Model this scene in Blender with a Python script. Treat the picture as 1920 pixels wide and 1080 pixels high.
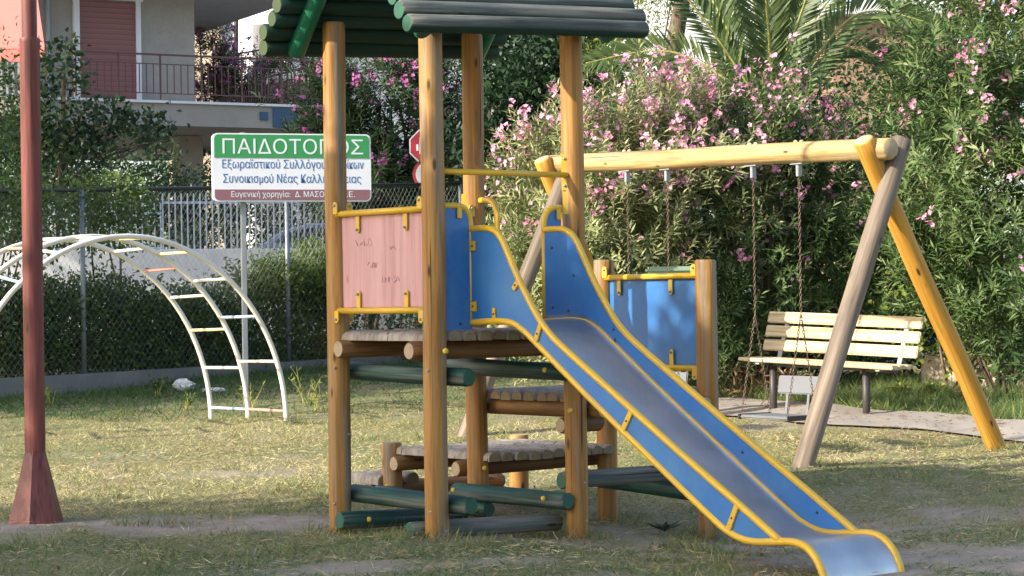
import bpy, bmesh, math, random
import numpy as np
from mathutils import Vector, Matrix
for o in list(bpy.data.objects): bpy.data.objects.remove(o)
S = bpy.context.scene; COL = S.collection
R_ = math.radians
random.seed(7); rng = np.random.default_rng(11)

# ------------------------------------------------------------------ camera, light
ROLL = R_(0.8); FPX = 4000.0; EYE = 1.4
cd = bpy.data.cameras.new('camera'); cam = bpy.data.objects.new('camera', cd); COL.objects.link(cam)
cam.location = (0, 0, EYE); cam.rotation_euler = (R_(90), ROLL, 0)
cd.sensor_width = 36; cd.lens = 36 * FPX / 1920; cd.shift_y = 16 / 1920; cd.clip_start = .1; cd.clip_end = 3000
S.camera = cam
SUN_EL, SUN_AZ = 27.0, (-.88, -.475)          # horizontal direction towards the sun
w = bpy.data.worlds.new("World"); S.world = w; w.use_nodes = True
nt = w.node_tree; bg = nt.nodes['Background']
sky = nt.nodes.new('ShaderNodeTexSky'); sky.sky_type = 'NISHITA'; sky.sun_disc = False
sky.sun_elevation = R_(SUN_EL); sky.sun_rotation = math.atan2(SUN_AZ[0], SUN_AZ[1]); sky.dust_density = 2.2; sky.air_density = 1.0
nt.links.new(sky.outputs[0], bg.inputs[0]); bg.inputs[1].default_value = .15
ld = bpy.data.lights.new('sun', 'SUN'); lo = bpy.data.objects.new('sun', ld); COL.objects.link(lo)
ld.energy = 4.1; ld.angle = R_(.5); ld.color = (1, .90, .74)
sv = Vector((SUN_AZ[0] * math.cos(R_(SUN_EL)), SUN_AZ[1] * math.cos(R_(SUN_EL)), math.sin(R_(SUN_EL))))
lo.rotation_euler = sv.to_track_quat('Z', 'Y').to_euler(); lo.location = (-10, -5, 12)
S.view_settings.view_transform = 'Standard'; S.view_settings.look = 'None'
S.view_settings.exposure = 1.18; S.view_settings.gamma = 1
S.render.engine = 'CYCLES'; S.cycles.max_bounces = 6; S.cycles.transparent_max_bounces = 8

# where the shade of the off-picture trees falls: ground point, crown height, crown radius, leaves
SHADE = [((-3.8, 12.3, .1), 6.0, 1.9, 6500), ((-.6, 12.6, -.1), 6.4, 1.65, 6200), ((2.5, 11.6, 0), 6.2, 1.8, 6500), ((1.0, 9.9, 0), 6.2, 2.3, 8000), ((-3.0, 31.5, 2.4), 8.5, 3.4, 12000), ((-5.2, 27.0, .8), 7.6, 2.4, 8000), ((-5.0, 23.3, .4), 5.5, 1.4, 4500), ((-1.6, 24.6, .45), 7.0, 1.3, 4200), ((1.9, 14.0, .1), 5.6, .75, 2600)]  # crowns aimed along the sun; small last one added to shade right-hand post

# ------------------------------------------------------------------ survey helpers
_c, _s = math.cos(ROLL), math.sin(ROLL)
def W(x, y, Y):                                # a sighted point at distance Y
    dx, dy = x - 960, y - 556
    u, v = dx * _c - dy * _s, dx * _s + dy * _c
    return Vector((u / FPX * Y, Y, EYE - v / FPX * Y))
def vnoise(x, y, f=1.0, seed=0):
    x = np.asarray(x, float) * f; y = np.asarray(y, float) * f
    xi = np.floor(x); yi = np.floor(y); fx = x - xi; fy = y - yi
    fx = fx * fx * (3 - 2 * fx); fy = fy * fy * (3 - 2 * fy)
    h = lambda a, b: np.modf(np.abs(np.sin(a * 127.1 + b * 311.7 + seed * 74.7) * 43758.5453))[0]
    return (h(xi, yi) * (1 - fx) + h(xi + 1, yi) * fx) * (1 - fy) + (h(xi, yi + 1) * (1 - fx) + h(xi + 1, yi + 1) * fx) * fy
d1 = Vector((.6525, -.7578, 0)); d2 = Vector((.7887, .6147, 0)); UP = Vector((0, 0, 1))
P1 = Vector((-1.073, 13.12, 0)); P2 = Vector((-.453, 12.40, 0)); P4 = Vector((.381, 13.05, 0)); P3 = Vector((-.238, 13.77, 0))
P5 = Vector((.626, 14.43, 0)); P6 = Vector((1.246, 13.71, 0)); S1 = Vector((-.83, 14.46, 0)); S2 = Vector((.03, 15.13, 0))
LM = [(-1.07, 13.12, -.03), (-.45, 12.4, .0), (.38, 13.05, -.07), (-.24, 13.77, -.02), (.63, 14.44, -.13), (1.25, 13.72, -.18),
      (-.85, 14.49, .02), (.03, 15.13, 0), (0, 10.7, 0), (-2.4, 10.7, 0), (2.4, 10.7, -.02), (1.7, 10.7, -.04), (-3.08, 13.7, .0), (-2, 13.4, -.03),
      (2.03, 15.5, .13), (3.94, 17.13, .14), (-.5, 18.45, .2), (1.39, 20.07, .26), (3.2, 19.2, .30), (3, 12.5, -.02), (-2.2, 20.3, .25), (-3.0, 21.2, .19), (-2.6, 20.75, .26), (-1, 16.5, .12),
      (1.2, 17.5, .14), (-5, 24, .40), (-2.9, 27, .50), (4.5, 19, .29)]
LM = np.array(LM)
def g(X, Y):
    X = np.asarray(X, float); Y = np.asarray(Y, float)
    def b(y):
        t = np.clip((y - 12) / 15, 0, 1); return .5 * t * t * (3 - 2 * t)
    num = np.zeros(np.broadcast(X, Y).shape); den = num + .15
    for lx, ly, lz in LM:
        wt = 1 / ((X - lx) ** 2 + (Y - ly) ** 2 + .12) ** 2
        num = num + wt * (lz - b(ly)); den = den + wt
    n = (vnoise(X, Y, 1.3, 1) - .5) * .03 + (vnoise(X, Y, 4.5, 2) - .5) * .02
    return b(Y) + num / den + n
def gz(x, y): return float(g(x, y))
def G(x, y):                                   # where a sight line meets the ground
    a = W(x, y, 1.0); lo_, hi = 5.0, 45.0
    f = lambda t: (EYE + (a.z - EYE) * t) - gz(a.x * t, t)
    for _ in range(40):
        m = (lo_ + hi) / 2
        if f(m) > 0: lo_ = m
        else: hi = m
    return Vector((a.x * m, m, gz(a.x * m, m)))
def bare(X, Y):                                # how sandy the ground is, 0..1
    X = np.asarray(X, float); Y = np.asarray(Y, float)
    v = np.zeros(np.broadcast(X, Y).shape)
    for cx, cy, rx, ry, s in [(-1.9, 13.5, 1.25, .42, 1), (.9, 13.6, .9, .55, 1), (1.6, 12.8, .9, .7, 1.), (2.1, 11.2, 1.1, .65, 1), (2.7, 13.7, 1.0, .5, .7), (-.1, 12.7, .55, .3, .7), (-3.1, 13.4, .4, .4, .8),
                              (-.1, 14.4, .6, .6, .6), (2.2, 18.6, .8, .35, .7), (-1.9, 16.2, .7, .25, .45), (-.6, 11.1, .8, .25, .5)]:
        v = np.maximum(v, s * np.exp(-(((X - cx) / rx) ** 2 + ((Y - cy) / ry) ** 2) ** 1.3 * .7))
    n = vnoise(X, Y, 2.2, 5) * .5 + vnoise(X, Y, 6, 6) * .5
    return np.clip(v * 1.25 + (n - .60) * 1.5, 0, 1)

# ------------------------------------------------------------------ object helpers
WM = {}
def link(o, parent=None, M=None):
    COL.objects.link(o)
    M = M or Matrix.Identity(4)
    if parent is not None:
        o.parent = parent; o.matrix_parent_inverse = Matrix.Identity(4)
        o.matrix_basis = WM[parent.name].inverted() @ M
    else: o.matrix_basis = M
    WM[o.name] = M
    return o
def tag(o, label=None, cat=None, group=None, kind=None):
    if label: o['label'] = label
    if cat: o['category'] = cat
    if group: o['group'] = group
    if kind: o['kind'] = kind
    return o
def thing(name, loc, label, cat, group=None):
    o = bpy.data.objects.new(name, None); o.empty_display_size = .2
    link(o, None, Matrix.Translation(Vector(loc))); return tag(o, label, cat, group)
def relabel(o, label): o['label'] = label
def mesh_from(name, V, F, mats, smooth=False, midx=None, tint=None):
    me = bpy.data.meshes.new(name)
    me.from_pydata([tuple(v) for v in V], [], F); me.validate()
    for m in (mats if isinstance(mats, (list, tuple)) else [mats]): me.materials.append(m)
    if midx is not None: me.polygons.foreach_set('material_index', midx)
    if smooth: me.polygons.foreach_set('use_smooth', [True] * len(me.polygons))
    me.update(); return me
def add(name, me, parent=None, M=None): return link(bpy.data.objects.new(name, me), parent, M)
class MB:                                      # collects shapes into ONE mesh
    def __init__(s): s.V = []; s.F = []; s.m = []
    def put(s, V, F, mi=0):
        k = len(s.V); s.V += [tuple(v) for v in V]; s.F += [tuple(i + k for i in f) for f in F]; s.m += [mi] * len(F); return s
    def box(s, c, size, M=None, mi=0, bev=0):
        hx, hy, hz = [a / 2 for a in size]; c = Vector(c)
        if bev:
            bm = bmesh.new(); bmesh.ops.create_cube(bm, size=1)
            for v in bm.verts: v.co = Vector((v.co.x * size[0], v.co.y * size[1], v.co.z * size[2]))
            bmesh.ops.bevel(bm, geom=bm.edges[:], offset=bev, segments=2, affect='EDGES')
            bm.verts.index_update()
            V = [v.co.copy() for v in bm.verts]; F = [[v.index for v in f.verts] for f in bm.faces]; bm.free()
        else:
            V = [Vector((sx * hx, sy * hy, sz * hz)) for sx in (-1, 1) for sy in (-1, 1) for sz in (-1, 1)]
            F = [(0, 1, 3, 2), (4, 6, 7, 5), (0, 4, 5, 1), (2, 3, 7, 6), (0, 2, 6, 4), (1, 5, 7, 3)]
        V = [v + c for v in V]
        if M is not None: V = [M @ v for v in V]
        s.put(V, F, mi); return s
    def beam(s, a, b, wx, wz, up=UP, mi=0, bev=0):     # box from a to b, wx sideways, wz along up
        a = Vector(a); b = Vector(b); t = (b - a); L = t.length; t.normalize()
        x = t.cross(up).normalized(); z = x.cross(t).normalized()
        M = Matrix((x, t, z)).transposed().to_4x4(); M.translation = (a + b) / 2
        return s.box((0, 0, 0), (wx, L, wz), M, mi, bev)
    def tube(s, pts, r, n=10, mi=0, cap=True, closed=False):
        pts = [Vector(p) for p in pts]; N = len(pts); rr = r if isinstance(r, (list, tuple)) else [r] * N
        V = []; t0 = (pts[1] - pts[0]).normalized()
        nx = t0.orthogonal().normalized()
        for i, p in enumerate(pts):
            if closed: t = (pts[(i + 1) % N] - pts[i - 1])
            else: t = (pts[min(i + 1, N - 1)] - pts[max(i - 1, 0)])
            t.normalize(); nx = (nx - t * nx.dot(t)).normalized(); ny = t.cross(nx)
            for k in range(n):
                a = 2 * math.pi * k / n; V.append(p + (nx * math.cos(a) + ny * math.sin(a)) * rr[i])
        F = []
        for i in range(N if closed else N - 1):
            j = (i + 1) % N
            for k in range(n):
                k2 = (k + 1) % n; F.append((i * n + k, i * n + k2, j * n + k2, j * n + k))
        if cap and not closed: F.append(tuple(range(n - 1, -1, -1))); F.append(tuple((N - 1) * n + k for k in range(n)))
        s.put(V, F, mi); return s
    def prism(s, outline, O, ex, ey, th, mi=0):        # outline (a,b) on axes ex,ey, thickness th along ex x ey
        ex = Vector(ex); ey = Vector(ey); n = ex.cross(ey).normalized() * th / 2; O = Vector(O); k = len(outline)
        V = [O + ex * a + ey * b + n for a, b in outline] + [O + ex * a + ey * b - n for a, b in outline]
        F = [tuple(range(k)), tuple(range(2 * k - 1, k - 1, -1))] + [(i, i + k, (i + 1) % k + k, (i + 1) % k) for i in range(k)]
        s.put(V, F, mi); return s
    def ball(s, c, r, n=8, sq=(1, 1, 1), mi=0):
        c = Vector(c); V = [c + Vector((0, 0, r * sq[2]))]; F = []
        for i in range(1, n):
            a = math.pi * i / n
            for k in range(2 * n):
                b = math.pi * k / n; V.append(c + Vector((r * sq[0] * math.sin(a) * math.cos(b), r * sq[1] * math.sin(a) * math.sin(b), r * sq[2] * math.cos(a))))
        V.append(c - Vector((0, 0, r * sq[2]))); m = 2 * n
        for k in range(m): F.append((0, 1 + k, 1 + (k + 1) % m))
        for i in range(n - 2):
            for k in range(m): F.append((1 + i * m + k, 1 + (i + 1) * m + k, 1 + (i + 1) * m + (k + 1) % m, 1 + i * m + (k + 1) % m))
        for k in range(m): F.append((1 + (n - 2) * m + k, len(V) - 1, 1 + (n - 2) * m + (k + 1) % m))
        s.put(V, F, mi); return s
    def build(s, name, mats, parent=None, smooth=False, M=None):
        return add(name, mesh_from(name, s.V, s.F, mats, smooth, s.m), parent, M)
def smoothed(pts, k=6, closed=False):          # Catmull-Rom
    P = [Vector(p) for p in pts]; N = len(P); out = []
    for i in range(N - 1):
        p0 = P[max(i - 1, 0)]; p1 = P[i]; p2 = P[i + 1]; p3 = P[min(i + 2, N - 1)]
        for j in range(k):
            t = j / k
            out.append(.5 * ((2 * p1) + (p2 - p0) * t + (2 * p0 - 5 * p1 + 4 * p2 - p3) * t * t + (3 * p1 - p0 - 3 * p2 + p3) * t ** 3))
    return out + [P[-1]]
def autosmooth(o, ang=40):
    me = o.data
    me.polygons.foreach_set('use_smooth', [True] * len(me.polygons))
    try: me.set_sharp_from_angle(angle=R_(ang))
    except Exception: pass
    return o

# ------------------------------------------------------------------ materials
def mat(name, rough=.6, metal=0, spec=.5):
    m = bpy.data.materials.new(name); m.use_nodes = True
    b = m.node_tree.nodes['Principled BSDF']; b.inputs['Roughness'].default_value = rough; b.inputs['Metallic'].default_value = metal
    b.inputs['Specular IOR Level'].default_value = spec
    return m, m.node_tree, b
def nd(nt, t, **k):
    n = nt.nodes.new(t)
    for a, v in k.items():
        if a in n.inputs.keys(): n.inputs[a].default_value = v
        else: setattr(n, a, v)
    return n
def ramp(nt, fac, stops):
    r = nt.nodes.new('ShaderNodeValToRGB'); e = r.color_ramp.elements
    while len(e) < len(stops): e.new(.5)
    for i, (p, c) in enumerate(stops): e[i].position = p; e[i].color = (*c, 1) if len(c) == 3 else c
    nt.links.new(fac, r.inputs[0]); return r.outputs[0]
def mixc(nt, f, a, b, mode='MIX'):
    m = nt.nodes.new('ShaderNodeMix'); m.data_type = 'RGBA'; m.blend_type = mode
    for sock, v in ((m.inputs[0], f), (m.inputs[6], a), (m.inputs[7], b)):
        if hasattr(v, 'is_linked') or isinstance(v, bpy.types.NodeSocket): nt.links.new(v, sock)
        else: sock.default_value = v if isinstance(v, (int, float)) else (*v, 1)
    return m.outputs[2]
def coords(nt, scale=(1, 1, 1), kind='Object', rand=True):
    tc = nt.nodes.new('ShaderNodeTexCoord'); mp = nt.nodes.new('ShaderNodeMapping'); mp.inputs['Scale'].default_value = scale
    nt.links.new(tc.outputs[kind], mp.inputs[0])
    if rand:
        oi = nt.nodes.new('ShaderNodeObjectInfo'); mu = nt.nodes.new('ShaderNodeVectorMath'); mu.operation = 'SCALE'; mu.inputs[0].default_value = (13, 17, 29)
        nt.links.new(oi.outputs['Random'], mu.inputs['Scale']); nt.links.new(mu.outputs[0], mp.inputs['Location'])
    return mp.outputs[0]
def noise(nt, vec, scale, detail=4, rough=.55, dist=0):
    n = nt.nodes.new('ShaderNodeTexNoise'); n.inputs['Scale'].default_value = scale; n.inputs['Detail'].default_value = detail
    n.inputs['Roughness'].default_value = rough; n.inputs['Distortion'].default_value = dist
    nt.links.new(vec, n.inputs['Vector']); return n.outputs[0]
def bump(nt, b, h, s=.3, d=.01):
    n = nt.nodes.new('ShaderNodeBump'); n.inputs['Strength'].default_value = s; n.inputs['Distance'].default_value = d
    nt.links.new(h, n.inputs['Height']); nt.links.new(n.outputs[0], b.inputs['Normal'])
def wood(name, c1, c2, c3, knots=(.05, .03, .015), worn=.55, rough=.6, grain=1.0):
    m, nt, b = mat(name, rough, spec=.35)
    v = coords(nt, (9, 9, .9)); v2 = coords(nt, (30, 30, 1.3)); v3 = coords(nt, (7, 7, 2.2)); v4 = coords(nt, (14, 14, .5))
    a = noise(nt, v, 1, 5, .6, .6); c = ramp(nt, a, [(.33, c1), (.62, c2)])
    wr = noise(nt, v4, 1.2, 4, .6, .3); wf = ramp(nt, wr, [(worn, (0, 0, 0)), (worn + .12, (1, 1, 1))])
    c = mixc(nt, wf, c, c3)
    gr = noise(nt, v2, 1, 3, .5, 1.0); gf = ramp(nt, gr, [(.38, (.55, .55, .55)), (.55, (1, 1, 1))]); c = mixc(nt, .7 * grain, c, gf, 'MULTIPLY')
    k = nt.nodes.new('ShaderNodeTexVoronoi'); k.inputs['Scale'].default_value = 1.3; nt.links.new(v3, k.inputs['Vector'])
    kf = ramp(nt, k.outputs['Distance'], [(.07, (1, 1, 1)), (.14, (0, 0, 0))]); c = mixc(nt, kf, c, knots)
    v5 = coords(nt, (26, 26, .35)); cr = noise(nt, v5, 1, 2, .4, .4); cf = ramp(nt, cr, [(.27, (1, 1, 1)), (.30, (0, 0, 0))]); c = mixc(nt, cf, c, knots)
    nt.links.new(c, b.inputs['Base Color']); bump(nt, b, mixc(nt, .5, gr, cf), .8, .008)
    return m
M = {}
M['wood'] = wood('stained_timber', (.31, .145, .035), (.45, .235, .065), (.255, .20, .14), worn=.50)
M['wood_gold'] = wood('varnished_timber', (.46, .21, .025), (.60, .31, .05), (.36, .22, .09), worn=.58)
M['wood_pale'] = wood('pale_timber', (.36, .235, .09), (.52, .37, .165), (.31, .245, .16), worn=.52)
M['wood_grey'] = wood('weathered_timber', (.13, .10, .075), (.26, .20, .15), (.17, .14, .11), worn=.52)
M['deck'] = wood('weathered_plank', (.24, .20, .165), (.38, .33, .275), (.16, .12, .09), worn=.6)
M['deckrail'] = wood('brown_beam', (.17, .08, .03), (.27, .14, .05), (.14, .09, .055), worn=.6)
M['bench_wood'] = wood('bench_slat', (.48, .38, .22), (.66, .54, .35), (.36, .25, .13), worn=.52, grain=.8, knots=(.3, .2, .1))
M['green'] = wood('green_painted_timber', (.008, .040, .034), (.02, .075, .06), (.125, .145, .13), worn=.47, rough=.55, grain=1.2)
M['green_worn'] = wood('worn_green_timber', (.03, .07, .06), (.16, .175, .155), (.21, .20, .175), worn=.42, rough=.7)
M['roofwood_'] = wood('roof_log', (.03, .075, .065), (.10, .135, .12), (.19, .19, .175), worn=.50, rough=.75)
M['green_paint'] = wood('fresh_green_timber', (.01, .12, .06), (.015, .17, .085), (.02, .10, .06), worn=.6, rough=.35, grain=.4)
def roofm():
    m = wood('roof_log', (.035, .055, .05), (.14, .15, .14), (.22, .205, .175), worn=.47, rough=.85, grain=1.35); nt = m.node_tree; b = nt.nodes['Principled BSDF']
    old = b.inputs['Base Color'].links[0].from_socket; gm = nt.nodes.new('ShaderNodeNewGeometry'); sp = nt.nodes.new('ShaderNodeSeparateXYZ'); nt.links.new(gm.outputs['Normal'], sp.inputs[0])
    ad = nt.nodes.new('ShaderNodeMath'); ad.operation = 'ADD'; ad.inputs[1].default_value = .6; nt.links.new(sp.outputs['Z'], ad.inputs[0]); f = ramp(nt, ad.outputs[0], [(.1, (0, 0, 0)), (.5, (1, 1, 1))]); c = mixc(nt, f, (.008, .035, .026), old); nt.links.new(c, b.inputs['Base Color']); return m  # faces turned down darkened in colour for shade; weathered grey stays on top
M['roofwood'] = roofm(); M['roofshade'] = wood('shaded_green_roof_log', (.006, .03, .022), (.012, .05, .036), (.03, .05, .04), worn=.62, rough=.7, grain=.8)  # left slope: darker copy of the green log, shade put into the colour
def endgrain():
    m, nt, b = mat('end_grain', .8); v = coords(nt); 
    wv = nt.nodes.new('ShaderNodeTexWave'); wv.wave_type = 'RINGS'; wv.rings_direction = 'Z'; wv.inputs['Scale'].default_value = 35; wv.inputs['Distortion'].default_value = 2.5
    tc = nt.nodes.new('ShaderNodeTexCoord'); nt.links.new(tc.outputs['Object'], wv.inputs['Vector'])
    n = noise(nt, v, 14, 4); c = ramp(nt, wv.outputs[0], [(0, (.30, .20, .10)), (1, (.46, .34, .18))]); c = mixc(nt, .5, c, ramp(nt, n, [(.3, (.3, .24, .17)), (.7, (.6, .5, .36))]))
    nt.links.new(c, b.inputs['Base Color']); return m
M['end'] = endgrain()
M['rend'] = None
def paint(name, c, rough=.4, chip=(.1, .06, .03), var=.25, chipt=.72, dirt=None, sc=5):
    m, nt, b = mat(name, rough)
    v = coords(nt, (1, 1, 1)); n = noise(nt, v, sc, 5, .6); n2 = noise(nt, v, 60, 3, .6)
    col = ramp(nt, n, [(.3, tuple(x * (1 - var) for x in c)), (.7, c)])
    if dirt: col = mixc(nt, ramp(nt, noise(nt, v, 2.5, 6, .7), [(.42, (0, 0, 0)), (.68, (.85, .85, .85))]), col, dirt)
    cf = ramp(nt, n2, [(chipt, (0, 0, 0)), (chipt + .03, (1, 1, 1))]); col = mixc(nt, cf, col, chip)
    nt.links.new(col, b.inputs['Base Color'])
    nt.links.new(ramp(nt, n, [(.3, (rough * .8,) * 3), (.7, (min(1, rough * 1.35),) * 3)]), b.inputs['Roughness'])
    bump(nt, b, n2, .08, .002); return m
M['rend'] = paint('mossy_log_end', (.055, .085, .035), .7, (.2, .2, .12), .4)
M['yellow'] = paint('yellow_painted_steel', (.78, .47, .025), .32, (.16, .07, .02), .16, .70, (.52, .33, .06))
M['yellow_cap'] = paint('yellow_cap', (.75, .50, .06), .5)
M['blue'] = paint('blue_panel', (.032, .175, .49), .36, (.02, .06, .16), .28, .71, (.065, .20, .42), 2.2)
M['pink'] = wood('faded_pink_board', (.53, .285, .285), (.62, .36, .355), (.48, .265, .265), (.30, .13, .14), worn=.6, rough=.6, grain=.45)
M['rust'] = wood('rust_red_paint', (.13, .038, .032), (.23, .07, .062), (.075, .028, .03), (.04, .025, .025), worn=.54, rough=.5, grain=.6)
M['white_paint'] = paint('chipped_white_paint', (.78, .76, .70), .45, (.22, .12, .07), .1, .69, (.6, .56, .48))
M['rung_red'] = paint('faded_red_paint', (.62, .30, .24), .5, (.5, .45, .4), .2, .62)
M['rung_blue'] = paint('faded_blue_paint', (.38, .50, .64), .5, (.6, .6, .6), .2, .62)
M['rung_yellow'] = paint('faded_yellow_paint', (.70, .63, .32), .5, (.6, .55, .4), .2, .62)
M['galv'] = paint('galvanised_steel', (.31, .335, .36), .45, (.2, .2, .2), .2, .75)
M['galv'].node_tree.nodes['Principled BSDF'].inputs['Metallic'].default_value = .4
M['wire'] = paint('galvanised_wire', (.36, .38, .40), .5, (.3, .3, .3), .1)
M['rail_blue'] = paint('pale_blue_rail', (.50, .58, .68), .5, (.3, .3, .3), .1)
M['rail_brown'] = paint('red_brown_rail', (.13, .06, .055), .5)
M['chain'] = paint('rusty_chain', (.22, .16, .12), .5, (.1, .05, .03), .5, .6); M['chain'].node_tree.nodes['Principled BSDF'].inputs['Metallic'].default_value = .5
M['blackpipe'] = paint('black_pipe', (.05, .045, .045), .5, (.15, .1, .08), .3)
M['concrete'] = paint('kerb_concrete', (.30, .285, .26), .9, (.15, .14, .12), .3, .66, (.2, .19, .17), 3)
M['path'] = paint('path_concrete', (.33, .295, .255), .9, (.25, .22, .18), .25, .66, (.33, .29, .25), 2)
M['stucco'] = paint('beige_render', (.37, .35, .32), .95, (.27, .25, .22), .14, .58, (.29, .27, .24), 1.2)
M['stucco_w'] = paint('white_render', (.72, .73, .74), .9, (.6, .6, .6), .1, .7)
M['cream'] = paint('cream_render', (.58, .49, .38), .9, (.5, .4, .3), .1, .7)
M['brownwall'] = paint('brown_render', (.30, .19, .13), .9, (.2, .12, .08), .2, .7)
M['pave'] = paint('asphalt', (.07, .07, .072), .95, (.1, .1, .1), .3, .6)
M['frame_w'] = paint('white_frame', (.70, .72, .76), .5, (.5, .5, .5), .05, .76)
M['coral'] = paint('coral_awning', (.80, .20, .17), .8, (.6, .2, .2), .12, .76)
M['tarp'] = paint('white_awning', (.80, .82, .86), .7, (.7, .7, .7), .05, .76)
M['signw'] = paint('sign_white', (.72, .75, .82), .4, (.6, .6, .62), .05, .78)
M['signg'] = paint('sign_green', (.035, .27, .085), .4, (.03, .2, .06), .05, .78)
M['signb'] = paint('sign_brown', (.235, .115, .145), .4, (.25, .12, .12), .05, .78)
M['sign_text_b'] = paint('sign_blue_letters', (.035, .13, .33), .4, var=.05, chipt=.9)
M['sign_text_w'] = paint('sign_pale_letters', (.70, .74, .80), .4, var=.05, chipt=.9)
M['stopred'] = paint('road_sign_red', (.42, .03, .045), .4, var=.05, chipt=.9)
M['binp'] = paint('green_plastic', (.26, .38, .26), .5, (.3, .35, .3), .2)
M['dullblue'] = paint('dull_blue_enamel', (.04, .10, .19), .5, (.1, .15, .2), .3)
M['dark'] = paint('dark_void', (.02, .02, .02), .8, var=.1, chipt=.9)
M['car'] = paint('silver_blue_car_paint', (.16, .21, .27), .25, var=.05, chipt=.9)
M['tyre'] = paint('tyre_rubber', (.02, .02, .02), .8, var=.1, chipt=.9)
M['bark'] = wood('bark', (.10, .07, .05), (.20, .15, .11), (.07, .05, .035), worn=.5, rough=.9)
M['stone'] = paint('pale_stone', (.56, .48, .38), .95, (.3, .24, .18), .3, .6, (.4, .33, .25), 5)
M['paper'] = paint('crumpled_plastic', (.7, .72, .75), .5, (.5, .3, .3), .2, .66)
def glassm():
    m, nt, b = mat('dark_glass', .08); b.inputs['Base Color'].default_value = (.03, .045, .055, 1); return m
M['glass'] = glassm()
def steelm():
    m, nt, b = mat('brushed_steel', .3, 1.0); v = coords(nt, (40, 1.5, 1.5)); n = noise(nt, v, 3, 4)
    v2 = coords(nt); n2 = noise(nt, v2, 3, 5)
    nt.links.new(ramp(nt, n2, [(.3, (.46, .46, .46)), (.7, (.66, .65, .64))]), b.inputs['Base Color'])
    nt.links.new(ramp(nt, n, [(.2, (.30,) * 3), (.8, (.50,) * 3)]), b.inputs['Roughness']); return m
M['steel'] = steelm()
def shutterm():
    m, nt, b = mat('roller_shutter', .6); tc = nt.nodes.new('ShaderNodeTexCoord')
    wv = nt.nodes.new('ShaderNodeTexWave'); wv.bands_direction = 'Z'; wv.wave_profile = 'SAW'; wv.inputs['Scale'].default_value = 2.9
    nt.links.new(tc.outputs['Object'], wv.inputs['Vector'])
    c = ramp(nt, wv.outputs[0], [(0, (.08, .035, .035)), (.12, (.20, .09, .085)), (1, (.25, .115, .11))]); nt.links.new(c, b.inputs['Base Color']); bump(nt, b, wv.outputs[0], .6, .02); return m
M['shutter'] = shutterm()
def leafm(name, cols, trans=.35, rough=.45):   # cols: dark..light along the leaf's own tint
    m = bpy.data.materials.new(name); m.use_nodes = True; nt = m.node_tree; b = nt.nodes['Principled BSDF']
    at = nt.nodes.new('ShaderNodeAttribute'); at.attribute_name = 'tint'
    c = ramp(nt, at.outputs['Fac'], [(i / (len(cols) - 1), x) for i, x in enumerate(cols)])
    nt.links.new(c, b.inputs['Base Color']); b.inputs['Roughness'].default_value = rough; b.inputs['Specular IOR Level'].default_value = .35
    tr = nt.nodes.new('ShaderNodeBsdfTranslucent'); nt.links.new(c, tr.inputs[0]); mx = nt.nodes.new('ShaderNodeMixShader'); mx.inputs[0].default_value = trans
    out = nt.nodes['Material Output']; nt.links.new(b.outputs[0], mx.inputs[1]); nt.links.new(tr.outputs[0], mx.inputs[2]); nt.links.new(mx.outputs[0], out.inputs[0]); return m
M['olea'] = leafm('oleander_leaf', [(.03, .06, .022), (.06, .115, .036), (.13, .19, .065), (.27, .31, .14), (.34, .34, .17)], .2)
M['petal'] = leafm('oleander_petal', [(.60, .17, .34), (.76, .33, .50), (.84, .50, .64), (.62, .20, .46)], .35, .6)
M['petal_p'] = leafm('purple_petal', [(.42, .09, .30), (.56, .17, .42), (.64, .28, .52)], .35, .6)
M['leaf_d'] = leafm('dark_leaf', [(.014, .036, .016), (.03, .065, .023), (.055, .10, .035)], .15)
M['leaf_m'] = leafm('mid_leaf', [(.03, .07, .02), (.055, .115, .03), (.12, .19, .05)], .28)
M['leaf_l'] = leafm('light_leaf', [(.10, .18, .03), (.20, .28, .05), (.30, .36, .08), (.36, .20, .10)], .45)
M['leaf_h'] = leafm('hedge_leaf', [(.03, .06, .02), (.06, .11, .03), (.14, .20, .055), (.22, .17, .07)], .35)
M['palm'] = leafm('palm_leaflet', [(.05, .10, .035), (.10, .155, .05), (.22, .25, .085)], .3)
M['grass'] = leafm('mown_grass', [(.07, .125, .04), (.13, .19, .06), (.29, .285, .11), (.50, .44, .20), (.62, .55, .31)], .25, .7)
M['lush'] = leafm('lush_grass', [(.06, .12, .035), (.11, .18, .05), (.24, .28, .10), (.42, .37, .2)], .35, .6)
M['drylf2'] = leafm('straw', [(.26, .21, .11), (.44, .38, .22), (.60, .53, .36)], .1, .8)
M['drylf'] = leafm('dry_leaf', [(.25, .14, .07), (.4, .25, .13), (.5, .36, .2)], .2, .8)
def groundm():
    m, nt, b = mat('soil', .95, spec=.15); v = coords(nt, rand=False)
    at = nt.nodes.new('ShaderNodeAttribute'); at.attribute_name = 'bare'
    n = noise(nt, v, 7, 6, .65); n2 = noise(nt, v, 45, 4, .7); n3 = noise(nt, v, 1.1, 3)
    sand = ramp(nt, n, [(.3, (.27, .22, .185)), (.7, (.43, .36, .30))])
    th = ramp(nt, n2, [(.3, (.11, .10, .055)), (.5, (.23, .205, .105)), (.72, (.40, .355, .20))])
    th = mixc(nt, ramp(nt, n3, [(.4, (0, 0, 0)), (.65, (.6, .6, .6))]), th, (.16, .19, .09))
    c = mixc(nt, at.outputs['Fac'], th, sand); nt.links.new(c, b.inputs['Base Color'])
    bump(nt, b, n2, .7, .02); return m
M['ground'] = groundm()

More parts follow.
